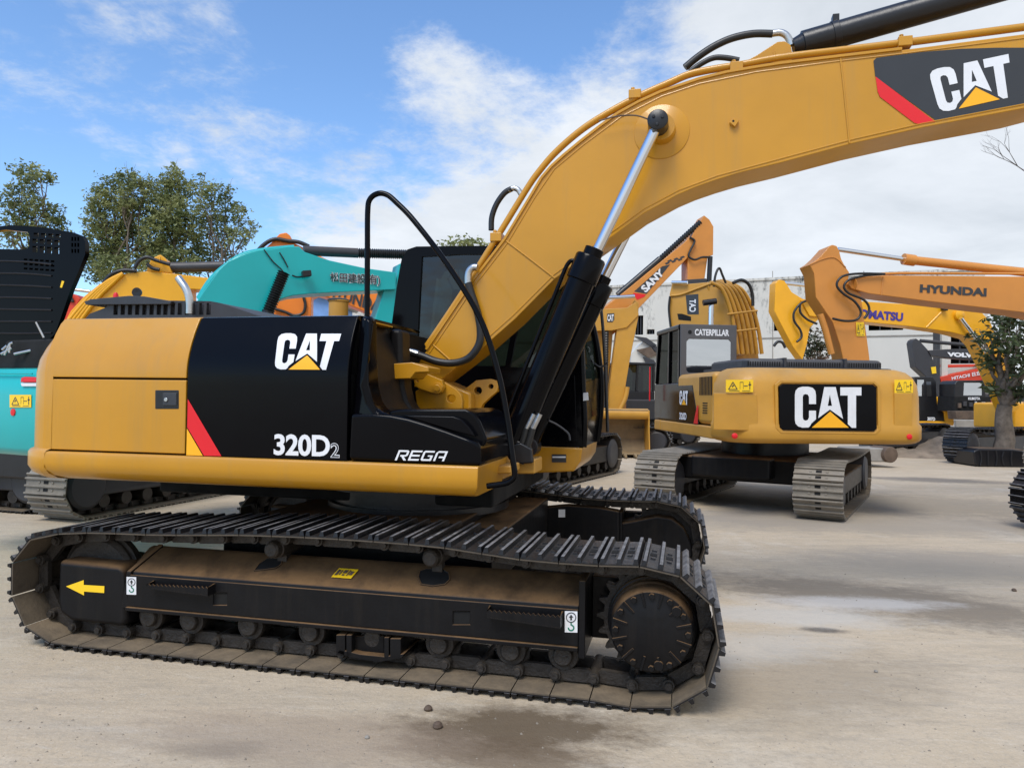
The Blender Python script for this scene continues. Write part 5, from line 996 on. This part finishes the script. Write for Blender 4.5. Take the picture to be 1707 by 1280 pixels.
pxt('boom_rod', [(1602, 531), (1648, 592)], KP, .05, M['chrome'], EKm, smooth=0, off=-.12); pxt('boom_cylinder', [(1646, 590), (1672, 640)], KP, .13, M['kyel'], EKm, n=18, smooth=0, off=-.12)
pxp('work_lamp', [(1571, 508), (1580, 511), (1581, 518), (1573, 517)], KP, .1, M['satin'], kb, .01, off=-.12)
q0 = at(1612, 775, z=0); fkm = Fr((q0.x, q0.y), 45)
bg_track(EKm, fkm, 0, 3.9, .84, .6, SHM, 38, True, M['dgrey'], .33); bg_track(EKm, fkm, 2.3, 3.9, .84, .6, SHM, 38, True, M['dgrey'], .33)
pxp('engine_house', [(1690, 672), (1780, 670), (1780, 722), (1690, 716)], plD(1700, 20.2, 0), 1.8, M['kyel'], EKm, .06)
# ------------------------------------------------ orange excavator at the right edge
EH = machine('orange excavator at the right edge, black letters on its level boom', 1620, 11, group=None)
HPn = plD(1520, 11.0, 4)
hb = pxp('boom', [(1414, 474), (1419, 466), (1428, 462), (1475, 459), (1707, 461), (1830, 463), (1960, 520), (1960, 590), (1830, 548), (1707, 521), (1548, 502.5), (1448, 489.5), (1420, 481)], HPn, .45, M['orange'], EH, .012)
letters('HYUNDAI', quad_fn([(1534, 474), (1645, 480.5), (1644.5, 494.5), (1533, 487.5)], HPn, .010), M['bdec'], hb, .05)
for dx, ry in ((0, 0), ): pxt('hydraulic_pipe', [(1440, 458), (1500, 455.5), (1707, 456.5), (1830, 458)], HPn, .02, M['orange'], hb, off=.05, smooth=0)
pxt('weld_seam', [(1472, 461), (1469, 492)], HPn, .01, M['orange'], hb, off=-.002, n=6, smooth=0); pxt('boom_joint', [(1424, 474), (1424.5, 474)], HPn, .08, M['orange'], hb, smooth=0, off=-.02)
ha = pxp('arm', [(1349.5, 441), (1358, 436), (1368, 427), (1378, 416), (1383, 410), (1388, 408), (1395, 410), (1399, 417), (1402.7, 432), (1409, 444), (1416, 454), (1414, 470), (1420, 480), (1435, 490), (1441, 531), (1449, 590), (1452, 620), (1410, 620), (1401, 577), (1388, 537), (1360, 495), (1357, 456)], HPn, .34, M['orange'], EH, .012, off=.06)
pxt('arm_ridge', [(1351, 441), (1372, 432), (1392, 430), (1410, 446)], HPn, .008, M['orange'], ha, off=.055, n=6)
pxt('arm_rod', [(1397, 416), (1512, 433)], HPn, .036, M['chrome'], EH, smooth=0, off=.2); pxt('arm_cylinder', [(1508, 432), (1520, 434), (1700, 453), (1800, 463)], HPn, .066, M['orange'], EH, n=18, smooth=0, off=.2); pxt('cylinder_gland', [(1506, 432), (1524, 434.5)], HPn, .085, M['orange'], EH, n=18, smooth=0, off=.2)
pxt('hydraulic_hose', [(1475, 457), (1440, 456), (1414, 458), (1400, 464), (1395, 476), (1405, 489), (1425, 503), (1435, 520), (1428, 533), (1408, 535), (1388, 531)], HPn, .018, M['rub'], ha, off=-.05); pxt('hydraulic_hose', [(1470, 457), (1440, 460), (1415, 467), (1407, 478), (1415, 489), (1440, 500), (1449, 515), (1441, 531)], HPn, .018, M['rub'], ha, off=-.04)
pxt('bucket_cylinder', [(1367, 524), (1376, 550), (1386, 590)], HPn, .05, M['orange'], ha, smooth=0, off=.1)
mb = MB(); pp2 = Pl(HPn(1430, 550, .055), (HPn.u.x, HPn.u.y)); warn(ha, [(1427, 537), (1440, 537), (1442, 560), (1428, 560)], pp2, .01)
q0 = at(1690, 797, z=0); fh = Fr((q0.x+.45, q0.y), 40)
bg_track(EH, fh, -.3, 3.6, .84, .6, SHG, 36, True, M['dgrey'], .33); bg_track(EH, fh, -2.7, 3.6, .84, .6, SHG, 36, True, M['dgrey'], .33)
mb = MB(); mb.box(1.2, 3.4, -2.6, -.6, 1.1, 1.9, fh); build(mb, 'engine_house', M['orange'], EH, .08)
EQ = machine('black crawler track just entering the picture at the right edge', 1720, 8.8, cat='crawler', group=None, name='crawler_undercarriage')
q0 = at(1700, 885, z=0); fq = Fr((q0.x+.10, q0.y), 20); bg_track(EQ, fq, -.3, 3.4, .72, .6, SHM, 34, True); bg_track(EQ, fq, -2.6, 3.4, .72, .6, SHM, 34, False); mb = MB(); mb.box(.5, 2.9, -2.2, 0, .4, .8, fq); build(mb, 'car_body', M['frame'], EQ, .04)
# ------------------------------------------------ dark grey boom with white letters
EV = machine('dark grey excavator far back on the right, white letters on its slim boom', 1580, 29)
VP = plD(1570, 28, 0)
va = pxp('arm', [(1520, 572), (1522, 567), (1527, 564), (1533, 568), (1546, 582), (1554, 596), (1566, 630), (1577, 662), (1563, 660), (1548, 632), (1526, 612)], VP, .4, M['dgrey'], EV, .02)
vb = pxp('boom', [(1547, 584), (1579, 582), (1633, 581), (1680, 590), (1680, 612), (1636, 600.5), (1585, 597), (1552, 593)], VP, .45, M['dgrey'], EV, .02, off=-.05)
letters('VOLVO', quad_fn([(1579, 587), (1633.5, 589), (1633.5, 597), (1579, 594)], VP, .09), M['white'], vb, .07)
pxt('arm_cylinder', [(1534, 568), (1632, 577)], VP, .07, M['dgrey'], EV, smooth=0, off=.1); pxp('yellow_tag', [(1552, 612), (1560, 611), (1561, 622), (1554, 623)], VP, .02, M['ysign'], va, 0, off=-.03)
fv = Fr(gnd(1690, 29)[:2], 180); mb = MB(); mb.box(-1.4, 1.2, -1.2, 1.2, 1.0, 1.9, fv); build(mb, 'engine_house', M['dgrey'], EV, .08); bg_track(EV, fv, -1.3, 3.4, .72, .6, SHM, 26, u0=-1.7); bg_track(EV, fv, .9, 3.4, .72, .6, SHM, 26, u0=-1.7)
# ------------------------------------------------ small black and yellow excavator behind the rear-facing machine
E7 = machine('small black and yellow excavator just right of the big black rear panel', 1558, 26)
SQ = plD(1558, 25.5, 0)
cb7 = pxp('cab', [(1526, 628), (1556, 628), (1561, 636), (1562, 663), (1590, 690), (1588, 703), (1526, 703)], SQ, 1.0, M['satin'], E7, .03)
for P in ([(1529, 633), (1540, 633), (1541, 660), (1529, 660)], [(1544, 636), (1552, 636), (1553, 661), (1545, 661)]): mb = MB(); mb.poly([SQ(a, b, -.01) for a, b in P]); build(mb, 'window', M['glassl'], cb7)
hs7 = pxp('engine_house', [(1562, 661), (1583, 662), (1589, 668), (1591, 705), (1576, 705), (1574, 686), (1565, 684)], SQ, 1.3, M['kyel'], E7, .04, off=-.05); pxp('vent_panel', [(1570, 669), (1580, 669), (1580, 681), (1570, 681)], SQ, .02, M['dgrey'], hs7, 0, off=-.06)
pxp('deck_skirt', [(1527, 702), (1591, 702), (1590, 709), (1527, 708)], SQ, 1.4, M['kyel'], E7, .02, off=-.06); letters('307D', quad_fn([(1546, 695), (1559, 695.5), (1559, 701.5), (1546, 701)], SQ, .03), M['white'], E7, .05)
mb = MB(); mb.poly([SQ(a, b, -.02) for a, b in ((1582, 688), (1584, 702), (1575, 702))]); build(mb, 'stripe', M['red'], E7)
f7 = Fr(at(1552, 741, z=0)[:2], 95); bg_track(E7, f7, -.3, 2.6, .62, .55, SHG, 26, True); bg_track(E7, f7, .95, 2.6, .62, .55, SHG, 26, True)
# ------------------------------------------------ red boom with pale letters
EJ = machine('red excavator boom lying low behind the dark grey one, pale letters along it', 1620, 32)
JP = plD(1615, 31, 0)
jb = pxp('boom', [(1567, 629), (1600, 621), (1647, 612), (1662, 622), (1662, 632), (1610, 636), (1570, 640)], JP, .5, M['redp'], EJ, .02); pxp('arm', [(1566, 608), (1640, 607), (1640, 611), (1568, 613)], JP, .4, M['redp'], EJ, .02, off=.3)
letters('HITACHI 日立建機', quad_fn([(1586, 627), (1650, 615), (1651, 622), (1587, 634)], JP, .03), M['white'], jb, .03)
fj = Fr(gnd(1680, 33)[:2], 180); mb = MB(); mb.box(-1.4, 1.2, -1.2, 1.2, 1.0, 1.9, fj); build(mb, 'engine_house', M['redp'], EJ, .08); bg_track(EJ, fj, -1.3, 3.4, .72, .6, SHM, 22, u0=-1.7); bg_track(EJ, fj, .9, 3.4, .72, .6, SHM, 22, u0=-1.7)
# ------------------------------------------------ small dark harvester-like machine with a grey blade
EU = machine('dark red crawler machine with open engine bay and grey blade, left of the tree trunk', 1626, 25, cat='crawler machine', group=None, name='crawler_machine')
UP = plD(1625, 24.5, 0)
ub = pxp('cab', [(1591, 640), (1596, 634), (1638, 634), (1643, 640), (1644, 662), (1591, 662)], UP, .9, M['satin'], EU, .03, holes=[[(1607, 638), (1637, 638), (1637, 659), (1606, 659)]]); mb = MB(); mb.poly([UP(a, b, .02) for a, b in ((1607, 638), (1637, 638), (1637, 659), (1606, 659))]); build(mb, 'window', M['glassl'], ub)
eb = pxp('engine_bay', [(1591, 661), (1652, 661), (1652, 686), (1591, 686)], UP, 1.0, M['hole'], EU, .02)
for (x0, y0, x1, y1, m_) in ((1606, 669, 1612, 677, M['dgrey']), (1616, 671, 1622, 678, M['dgrey']), (1625, 669, 1629, 680, M['alu']), (1637, 670, 1643, 676, M['alu']), (1598, 672, 1603, 680, M['brown'])): pxp('engine_block', rect(x0, y0, x1, y1), UP, .1, m_, eb, .01, off=-.06)
pxp('side_panel', [(1652, 666), (1664, 667), (1664, 685), (1652, 685)], UP, 1.0, mat('dull_red_paint', (.32, .03, .04, 1), .45), EU, .03); pxp('bumper', [(1593, 685), (1662, 685), (1662, 700), (1595, 699)], UP, .5, M['brown'], EU, .03, off=-.2)
letters('KUBOTA', quad_fn([(1614, 662), (1634, 662), (1634, 666.5), (1614, 666.5)], UP, .03), M['white'], EU, .04)
pxp('blade', [(1593, 700), (1660, 701), (1659, 715), (1594, 714)], UP, .1, M['concr'], EU, .02, off=-.5); fu = Fr(gnd(1626, 25.5)[:2], 95); bg_track(EU, fu, -1.0, 2.6, .62, .5, SHM, 24); bg_track(EU, fu, .6, 2.6, .62, .5, SHM, 24)
# ------------------------------------------------ grey block and drum on the ground
BKp = plD(1465, 17.3, 0)
bl_ = pxp('steel_drum_block', [(1420, 747), (1478, 747), (1478, 770), (1418, 770)], BKp, .8, M['concr'], None, .03); bl_.name = 'concrete_block'; tag(bl_, 'pale grey concrete block on the ground beneath the black rear panel machine', 'block')
c = BKp(1486, 758, -.08); mb = MB(); mb.lathe(c, BKp.n*.9+_right*-.2, [(0, .02), (0, .15), (.01, .185), (.6, .185), (.61, .15), (.61, .02)], 28); tag(build(mb, 'steel_drum', M['brown'], None, .01), 'rusty brown drum lying against the pale grey block', 'drum')

PT = thing('planter', 'tree planter wrapped in black plastic round the foot of the thick trunk', 'planter', gnd(1655, 18))
pp_ = plD(1655, 17.9, 0); bx = pxp('planter_box', [(1623, 752), (1632, 748), (1690, 749), (1712, 752), (1712, 781), (1640, 778), (1626, 776)], pp_, .9, M['satin'], PT, .04); pxp('soil', [(1630, 747), (1706, 749), (1706, 752), (1630, 751)], pp_, .7, M['brown'], PT, .01, off=.1)
for k in range(5): pxt('plastic_fold', [(1634+k*13, 752), (1637+k*12+rnd.uniform(-3, 3), 764), (1634+k*13, 776)], pp_, .02, M['satin'], bx, off=-.01, n=6)
# ================================================================== buildings
def wallmat(name, base, mould, amt=.75):
    m = bpy.data.materials.new(name); m.use_nodes = True; nt = m.node_tree; N = nt.nodes; L = nt.links; b = N['Principled BSDF']; b.inputs['Roughness'].default_value = .85
    g = N.new('ShaderNodeNewGeometry'); sp = N.new('ShaderNodeSeparateXYZ'); L.new(g.outputs['Position'], sp.inputs[0])
    def noise(sc, stc=(1, 1, 1), det=9, ro=.7):
        mp = N.new('ShaderNodeMapping'); mp.inputs['Scale'].default_value = stc; L.new(g.outputs['Position'], mp.inputs[0]); n = N.new('ShaderNodeTexNoise'); n.inputs['Scale'].default_value = sc; n.inputs['Detail'].default_value = det; n.inputs['Roughness'].default_value = ro; L.new(mp.outputs[0], n.inputs[0]); return n.outputs[0]
    hz = N.new('ShaderNodeMapRange'); hz.inputs[1].default_value = 3.6; hz.inputs[2].default_value = 6.8; hz.inputs[3].default_value = -.14; hz.inputs[4].default_value = .12; L.new(sp.outputs[2], hz.inputs[0])   # damp from the parapet down
    a = N.new('ShaderNodeMath'); L.new(noise(1.3, (1, 1, .35)), a.inputs[0]); L.new(hz.outputs[0], a.inputs[1])
    r = N.new('ShaderNodeMapRange'); r.inputs[1].default_value = .56; r.inputs[2].default_value = .70; r.inputs[4].default_value = amt; L.new(a.outputs[0], r.inputs[0])
    d = N.new('ShaderNodeMapRange'); d.inputs[1].default_value = .45; d.inputs[2].default_value = .6; L.new(noise(6, (1, 1, .5)), d.inputs[0]); mu = N.new('ShaderNodeMath'); mu.operation = 'MULTIPLY'; L.new(r.outputs[0], mu.inputs[0]); L.new(d.outputs[0], mu.inputs[1])
    v = N.new('ShaderNodeMix'); v.data_type = 'RGBA'; L.new(noise(.7, (1, 1, .4)), v.inputs[0]); v.inputs[6].default_value = base; v.inputs[7].default_value = tuple(x*.82 for x in base[:3])+(1,)
    x = N.new('ShaderNodeMix'); x.data_type = 'RGBA'; L.new(mu.outputs[0], x.inputs[0]); L.new(v.outputs[2], x.inputs[6]); x.inputs[7].default_value = mould; L.new(x.outputs[2], b.inputs['Base Color']); return m
M['wall'] = wallmat('mouldy_white_render', (.66, .64, .58, 1), (.06, .06, .055, 1), .95)
M['blue'] = mat('blue_cladding', srgb(110, 150, 205), .6)
Lw, Rw = pd(1035, 660, 38), pd(1600, 660, 32)
WP = Pl(Lw, (Rw-Lw)[:2])
BL = thing('warehouse', 'long white warehouse with black mould stains behind the excavators', 'building', (Rw.x, Rw.y, 0))
def wpx(a, b): p = WP(a, b); return ((p-WP.O).dot(WP.u), p.z)
L0 = wpx(480, 540)[0]; zt = [wpx(1035, 482)[1], wpx(1600, 449)[1]]; R0 = wpx(1600, 449)[0]; u_e = wpx(1642, 500)[0]
topz = (zt[0]+zt[1])/2
outer = [(L0, -.1), (u_e, -.1), (u_e, topz), (L0, topz)]
def wrect(x0, y0, x1, y1): a, b = wpx(x0, y0), wpx(x1, y1); return [(a[0], b[1]), (b[0], b[1]), (b[0], a[1]), (a[0], a[1])]
ho = [wrect(1058, 526, 1072, 558), wrect(1078, 549, 1091, 557), wrect(1290, 516, 1318, 551), wrect(1448, 540, 1506, 550), wrect(1240, 520, 1262, 551), wrect(1585, 560, 1632, 606), wrect(1605, 619, 1640, 670)]
mb = MB(); mb.holed([outer]+ho, lambda a, b, o: WP.O+WP.u*a+WP.n*o+Vector((0, 0, b-WP.O.z)), .3); build(mb, 'wall', M['wall'], BL)
for h in ho:
    us = [p[0] for p in h]; zs = [p[1] for p in h]; mb = MB(); q = [(min(us)-.3, min(zs)-.3), (max(us)+.3, min(zs)-.3), (max(us)+.3, max(zs)+.3), (min(us)-.3, max(zs)+.3)]
    A = [WP.O+WP.u*a+WP.n*1.2+Vector((0, 0, b-WP.O.z)) for a, b in q]; mb.prism(A, [p+WP.n*.1 for p in A]); o = build(mb, 'window', M['hole'], BL)
    mb = MB(); um, zm = (min(us)+max(us))/2, (min(zs)+max(zs))/2
    for k in (1, 2): p = WP.O+WP.u*(min(us)+(max(us)-min(us))*k/3)+WP.n*.12; mb.cyl((p.x, p.y, min(zs)), (p.x, p.y, max(zs)), .03, n=6)
    build(mb, 'window_frame', M['dgrey'], o)
def wl(a, b, w, nm, m):
    A, B_ = wpx(*a), wpx(*b); f_ = lambda u, z, o: WP.O+WP.u*u+WP.n*o+Vector((0, 0, z-WP.O.z))
    mb = MB(); mb.tube([f_(A[0], A[1], -.01), f_(B_[0], B_[1], -.01)], w, 4); build(mb, nm, m, BL)
u_m = lambda z: None
for px in (1128, 1288, 1440): wl((px, 452 if px > 1200 else 476), (px, 640), .02, 'panel_joint', M['concr'])
zz = topz*.62; a_ = WP.O+WP.u*(L0+.1)+WP.n*-.01; b_ = WP.O+WP.u*(u_e-.1)+WP.n*-.01; mb = MB(); mb.tube([(a_.x, a_.y, zz), (b_.x, b_.y, zz)], .035, 4); build(mb, 'string_course', M['concr'], BL)
mb = MB(); A = [WP.O+WP.u*a+WP.n*o for a, o in ((L0, -.06), (u_e, -.06), (u_e, .4), (L0, .4))]; mb.prism([Vector((p.x, p.y, topz+.004)) for p in A], [Vector((p.x, p.y, topz+.12)) for p in A]); build(mb, 'parapet', M['wall'], BL)
A = [WP.O+WP.u*a+WP.n*o for a, o in ((L0, .31), (u_e, .31), (u_e, 12), (L0, 12))]; mb = MB(); mb.prism([Vector((p.x, p.y, topz-.4)) for p in A], [Vector((p.x, p.y, topz-.25)) for p in A]); build(mb, 'roof', M['concr'], BL)
for (a0, o0, a1, o1) in ((L0, .31, L0, 12), (u_e, .31, u_e, 12), (L0, 12, u_e, 12)):
    p, q = WP.O+WP.u*a0+WP.n*o0, WP.O+WP.u*a1+WP.n*o1; d = (q-p).normalized(); n_ = Vector((-d.y, d.x, 0))*.15; mb = MB(); mb.prism([Vector((v.x, v.y, -.1)) for v in (p-n_, q-n_, q+n_, p+n_)], [Vector((v.x, v.y, topz-.26)) for v in (p-n_, q-n_, q+n_, p+n_)]); build(mb, 'wall', M['wall'], BL)
pxp('pillar', [(1562, 545), (1567, 545), (1567, 650), (1562, 650)], plD(1565, 31), .3, M['dgrey'], BL, 0); pxp('pillar', [(1570, 545), (1580, 545), (1580, 655), (1570, 655)], plD(1575, 31.2), .3, M['wall'], BL, 0)
# broken-down lower part left of the rear-facing machine
RU = thing('ruined_shed', 'collapsed pale shed with dark broken roof pieces left of the rear-facing cab', 'shed', gnd(1100, 33)); rp = plD(1095, 32, 0)
pxp('wall', [(1052, 590), (1072, 570), (1100, 578), (1128, 590), (1128, 668), (1052, 668)], rp, 1.5, M['wall'], RU, 0)
for P in ([(1062, 583), (1084, 578), (1096, 592), (1080, 596)], [(1072, 595), (1090, 600), (1098, 612), (1078, 606)], [(1058, 560), (1078, 563), (1095, 575), (1090, 580)], [(1085, 574), (1102, 580), (1104, 590), (1092, 586)]): pxp('roof_sheet', P, rp, .3, rnd.choice([M['dgrey'], M['brown']]), RU, 0, off=-.15)
BB = thing('shed', 'small blue clad shed glimpsed below the teal boom', 'shed', gnd(535, 30)); bp_ = plD(535, 30, 0); pxp('wall', [(505, 488), (546, 497), (552, 500), (552, 668), (505, 668)], bp_, 4, M['blue'], BB, 0); pxp('roof', [(500, 480), (552, 493), (560, 499), (556, 502), (505, 489)], bp_, 4.4, M['concr'], BB, 0, off=-.2)
# ================================================================== trees
def bezier_limb(mb, a, b, r0, r1, wob=.3, n=7):
    d = b-a; P = [a.lerp(b, k/n)+Vector((rnd.uniform(-1, 1), rnd.uniform(-1, 1), rnd.uniform(-.5, .5)))*wob*math.sin(math.pi*k/n)*d.length*.12 for k in range(n+1)]
    mb.tube(P, [r0+(r1-r0)*k/n for k in range(n+1)], 7); return P
def tree(name, label, base, blobs, D, m, leaf=.11, dens=1.0, trunk=.22, thick=.55, group=None, cat='tree', twigs=0, jit=.5):
    """blobs: pixel ellipses at depth D; every one becomes a cloud of leaf clumps round its own limb"""
    t = thing(name, label, cat, (base.x, base.y, 0), group); mb = MB(); lf = MB(); sc = D/F_PX
    zs = [pd(b[0], b[1], D).z for b in blobs]; top = max(zs); c0 = sum((pd(b[0], b[1], D) for b in blobs), Vector())/len(blobs)
    fork = Vector((base.x*.55+c0.x*.45, base.y*.55+c0.y*.45, base.z+(c0.z-base.z)*.55)); bezier_limb(mb, base, fork, trunk, trunk*.62)
    for (cx, cy, rx, ry) in blobs:
        off = rnd.uniform(-jit, jit)*(rx+ry)*sc
        c = pd(cx, cy, D+off*1.2); L_ = bezier_limb(mb, fork, c, trunk*.36, trunk*.06, .6); a, b_ = rx*sc, ry*sc; g = (a+b_)*thick
        for k in range(3):
            e = c+Vector((rnd.uniform(-1, 1)*a, rnd.uniform(-1, 1)*g, rnd.uniform(-.3, 1)*b_))*.8; bezier_limb(mb, L_[-3], e, trunk*.09, trunk*.02, .6, 5)
        for k in range(twigs):
            e = c+C_R*rnd.uniform(-1.1, 1.1)*a+Vector((0, 0, b_*rnd.uniform(1.0, 1.7))); bezier_limb(mb, c, e, trunk*.05, trunk*.012, .5, 5)
        nc = max(8, int(dens*a*b_*9/(leaf/.11)**1.2*1.6))
        for k in range(nc):
            while True:
                v = Vector((rnd.uniform(-1, 1), rnd.uniform(-1, 1), rnd.uniform(-1, 1)))
                if .25 < v.length < 1 and rnd.random() < v.length+.15: break
            cc = c+C_R*v.x*a+_fwd*v.y*g+Vector((0, 0, v.z*b_)); s_ = rnd.uniform(.6, 1.3)*leaf*2.6
            for j in range(rnd.randint(7, 15)):
                p = cc+Vector((rnd.gauss(0, 1), rnd.gauss(0, 1), rnd.gauss(0, .8)))*s_*.55
                u = Vector((rnd.gauss(0, 1), rnd.gauss(0, 1), rnd.gauss(0, .6))).normalized(); w = u.orthogonal().normalized(); w = (Matrix.Rotation(rnd.uniform(0, 6.28), 3, u) @ w); l_ = leaf*rnd.uniform(.7, 1.3)
                lf.add([p-u*l_, p+w*l_*.42-u*l_*.1, p+u*l_, p-w*l_*.42-u*l_*.1], [(0, 1, 2, 3)])
    build(mb, 'trunk', M['bark'] if m != M['twig'] else m, t, ang=60)
    me_ang = 180; o = build(lf, 'crown', m, t, ang=180); return t
def gb(px, D): p = pd(px, 660, D); return Vector((p.x, p.y, 0))
TG = 'evergreen trees behind the yard'
tree('tree', 'slim evergreen tree at the left edge with a bent top above the raised black hood', gb(60, 33), [(42, 287, 24, 18), (66, 290, 20, 13), (80, 297, 12, 8), (30, 318, 18, 14), (52, 318, 12, 16), (12, 335, 18, 14), (36, 345, 26, 16), (58, 340, 16, 18), (90, 358, 17, 18), (60, 366, 34, 18), (98, 378, 14, 14), (14, 372, 22, 16), (50, 400, 50, 22), (110, 400, 12, 20)], 33, M['leaf'], .09, 6.4, .2, group=TG)
tree('tree', 'broad evergreen tree behind the black hood, bare twigs sticking out on top', gb(200, 35), [(165, 335, 20, 26), (185, 315, 22, 20), (214, 300, 16, 20), (222, 322, 26, 26), (160, 368, 18, 26), (190, 360, 32, 34), (228, 362, 34, 34), (175, 405, 32, 30), (215, 408, 40, 34), (160, 440, 26, 30), (205, 450, 50, 30), (246, 312, 12, 14)], 35, M['leaf'], .095, 8.0, .25, group=TG, twigs=3)
tree('tree', 'tall evergreen tree rising above the yellow boom at left', gb(290, 36), [(285, 293, 14, 18), (275, 315, 22, 22), (295, 320, 22, 28), (262, 345, 22, 26), (288, 355, 32, 34), (315, 375, 30, 30), (270, 390, 34, 34), (305, 410, 40, 30), (255, 420, 28, 26), (290, 440, 50, 26)], 36, M['leaf'], .095, 8.0, .26, group=TG, twigs=1)
tree('tree', 'loose evergreen tree with see-through crown left of the orange boom', gb(370, 35), [(336, 310, 18, 18), (352, 325, 20, 22), (376, 318, 12, 16), (345, 352, 24, 22), (378, 350, 24, 24), (400, 360, 16, 18), (362, 385, 28, 20), (395, 392, 24, 18), (418, 380, 10, 14), (350, 415, 30, 20), (385, 418, 26, 10), (340, 440, 30, 18)], 35, M['leaf'], .09, 5.4, .22, group=TG, twigs=1)
tree('tree', 'green tree top showing just above the black cab roof', gb(770, 42), [(745, 412, 14, 8), (765, 406, 14, 9), (780, 403, 14, 8), (800, 410, 12, 8), (772, 425, 40, 14)], 42, M['leaf'], .14, 3.0, .25)
tree('tree', 'dark leafy tree at the right with a thick rough trunk', gb(1671, 18.6), [(1676, 548, 38, 28), (1650, 560, 22, 26), (1700, 550, 30, 34), (1655, 590, 22, 20), (1690, 588, 34, 22), (1720, 580, 40, 40), (1668, 530, 26, 12), (1705, 612, 26, 18), (1648, 607, 12, 8), (1695, 650, 12, 6), (1660, 648, 10, 5), (1705, 660, 10, 8)], 18.4, M['leaf2'], .085, 4.2, .27)
tree('shrub', 'small shrub with reddish leaves between the two booms at right', gb(1358, 27), [(1352, 560, 10, 16), (1366, 572, 10, 18), (1346, 585, 10, 14), (1372, 590, 10, 16), (1358, 600, 18, 20)], 27, M['leaf3'], .075, 9.0, .05, cat='shrub')
bt = thing('bare_tree', 'leafless tree reaching in at the right edge below the boom', 'tree', tuple(gb(1790, 24))); mb = MB()
def grow(p, d, l, r, k):
    q = p+d*l; mb.tube([p, p.lerp(q, .5)+Vector((rnd.uniform(-1, 1), rnd.uniform(-1, 1), rnd.uniform(-1, 1)))*l*.06, q], [r, r*.85, r*.65], 5)
    if k == 0: return
    for j in range(3 if k > 2 else 2):
        dd = (d+Vector((rnd.uniform(-1, 1), rnd.uniform(-1, 1), rnd.uniform(-.35, .8)))*.62).normalized(); grow(q, dd, l*rnd.uniform(.62, .85), r*.6, k-1)
b0 = gb(1790, 24); mb.tube([b0, b0+Vector((0, 0, 5))], [.16, .12], 8)
for tx_, ty_ in ((1725, 300), (1730, 250), (1780, 220), (1830, 260)): p = b0+Vector((0, 0, 5)); q = pd(tx_, ty_, 24); d = (q-p); mb.tube([p, q], [.07, .04], 6); [grow(q, (d.normalized()+Vector((rnd.uniform(-.7, .3), 0, rnd.uniform(-.6, .3)))).normalized(), .7, .022, 4) for _ in range(2)]
build(mb, 'branches', M['twig'], bt)
# low planting box and mound of earth, loose stones
def mound(name, label, cat, px, py, rx, ry, h, m):
    c = at(px, py, z=0); mb = MB(); n = 26; V = []; Fc = []
    for i in range(n+1):
        for j in range(n+1):
            u, v = -1+2*i/n, -1+2*j/n; r = min(1, math.hypot(u, v)); z = h*(1-r*r)**1.3*(.6+.4*math.sin(5*u+3*v)+.35*rnd.random()) - .02
            V.append((c.x+u*rx, c.y+v*ry, z))
    mb.add(V, [(i*(n+1)+j, (i+1)*(n+1)+j, (i+1)*(n+1)+j+1, i*(n+1)+j+1) for i in range(n) for j in range(n)]); return tag(build(mb, name, m, None, ang=60), label, cat)
M['earth'] = mat('loose_earth', (.24, .19, .14, 1), .95, 0, 0, .35, 3, bump=1, bs=8)
mound('earth_mound', 'low heap of loose earth beyond the pale block on the right', 'earth', 1560, 760, 2.6, 1.3, .5, M['earth'])
for i, (px, py, s_, l_) in enumerate(((714, 1184, .022, 'brown clod on the ground below the middle of the near track'), (730, 1212, .024, 'brown clod nearest the camera, in front of the near track'), (1690, 985, .02, 'small pebble near the right edge of the ground'), (612, 1230, .012, 'tiny pebble at the bottom, left of the damp stain'), (1460, 1120, .012, 'tiny pebble on bare ground right of the near track'))):
    c = at(px, py, z=0); mb = MB(); V = []
    mb.lathe((c.x, c.y, -.002), (rnd.uniform(-.2, .2), rnd.uniform(-.2, .2), 1), [(0, s_*.7), (s_*.5, s_*1.05), (s_*1.1, s_*.7), (s_*1.35, s_*.15)], 9)
    tag(build(mb, 'pebble', M['brown'] if s_ > .015 else M['concr'], None, .003), l_, 'stone', 'loose stones on the ground')

mb = MB()
for _ in range(900):
    px, py = rnd.uniform(-100, 1800), 690+ (rnd.random()**.7)*640
    if py < 800 and rnd.random() < .6: continue
    c = at(px, py, z=0); s_ = rnd.uniform(.003, .009)*(1.6 if rnd.random() < .06 else 1); h = s_*rnd.uniform(.5, 1)
    V = [(c.x+s_*math.cos(a+rnd.uniform(-.3, .3))*rnd.uniform(.7, 1.2), c.y+s_*math.sin(a)*rnd.uniform(.7, 1.2), -.001) for a in (0, 1.25, 2.5, 3.8, 5.0)]+[(c.x+rnd.uniform(-.3, .3)*s_, c.y+rnd.uniform(-.3, .3)*s_, h)]
    mb.add(V, [(i, (i+1) % 5, 5) for i in range(5)])
gr = build(mb, 'gravel', mat('grit', (.27, .23, .18, 1), .95, var=.4, vs=2), None, ang=20); tag(gr, 'loose grit scattered over the yard', 'gravel', kind='stuff')
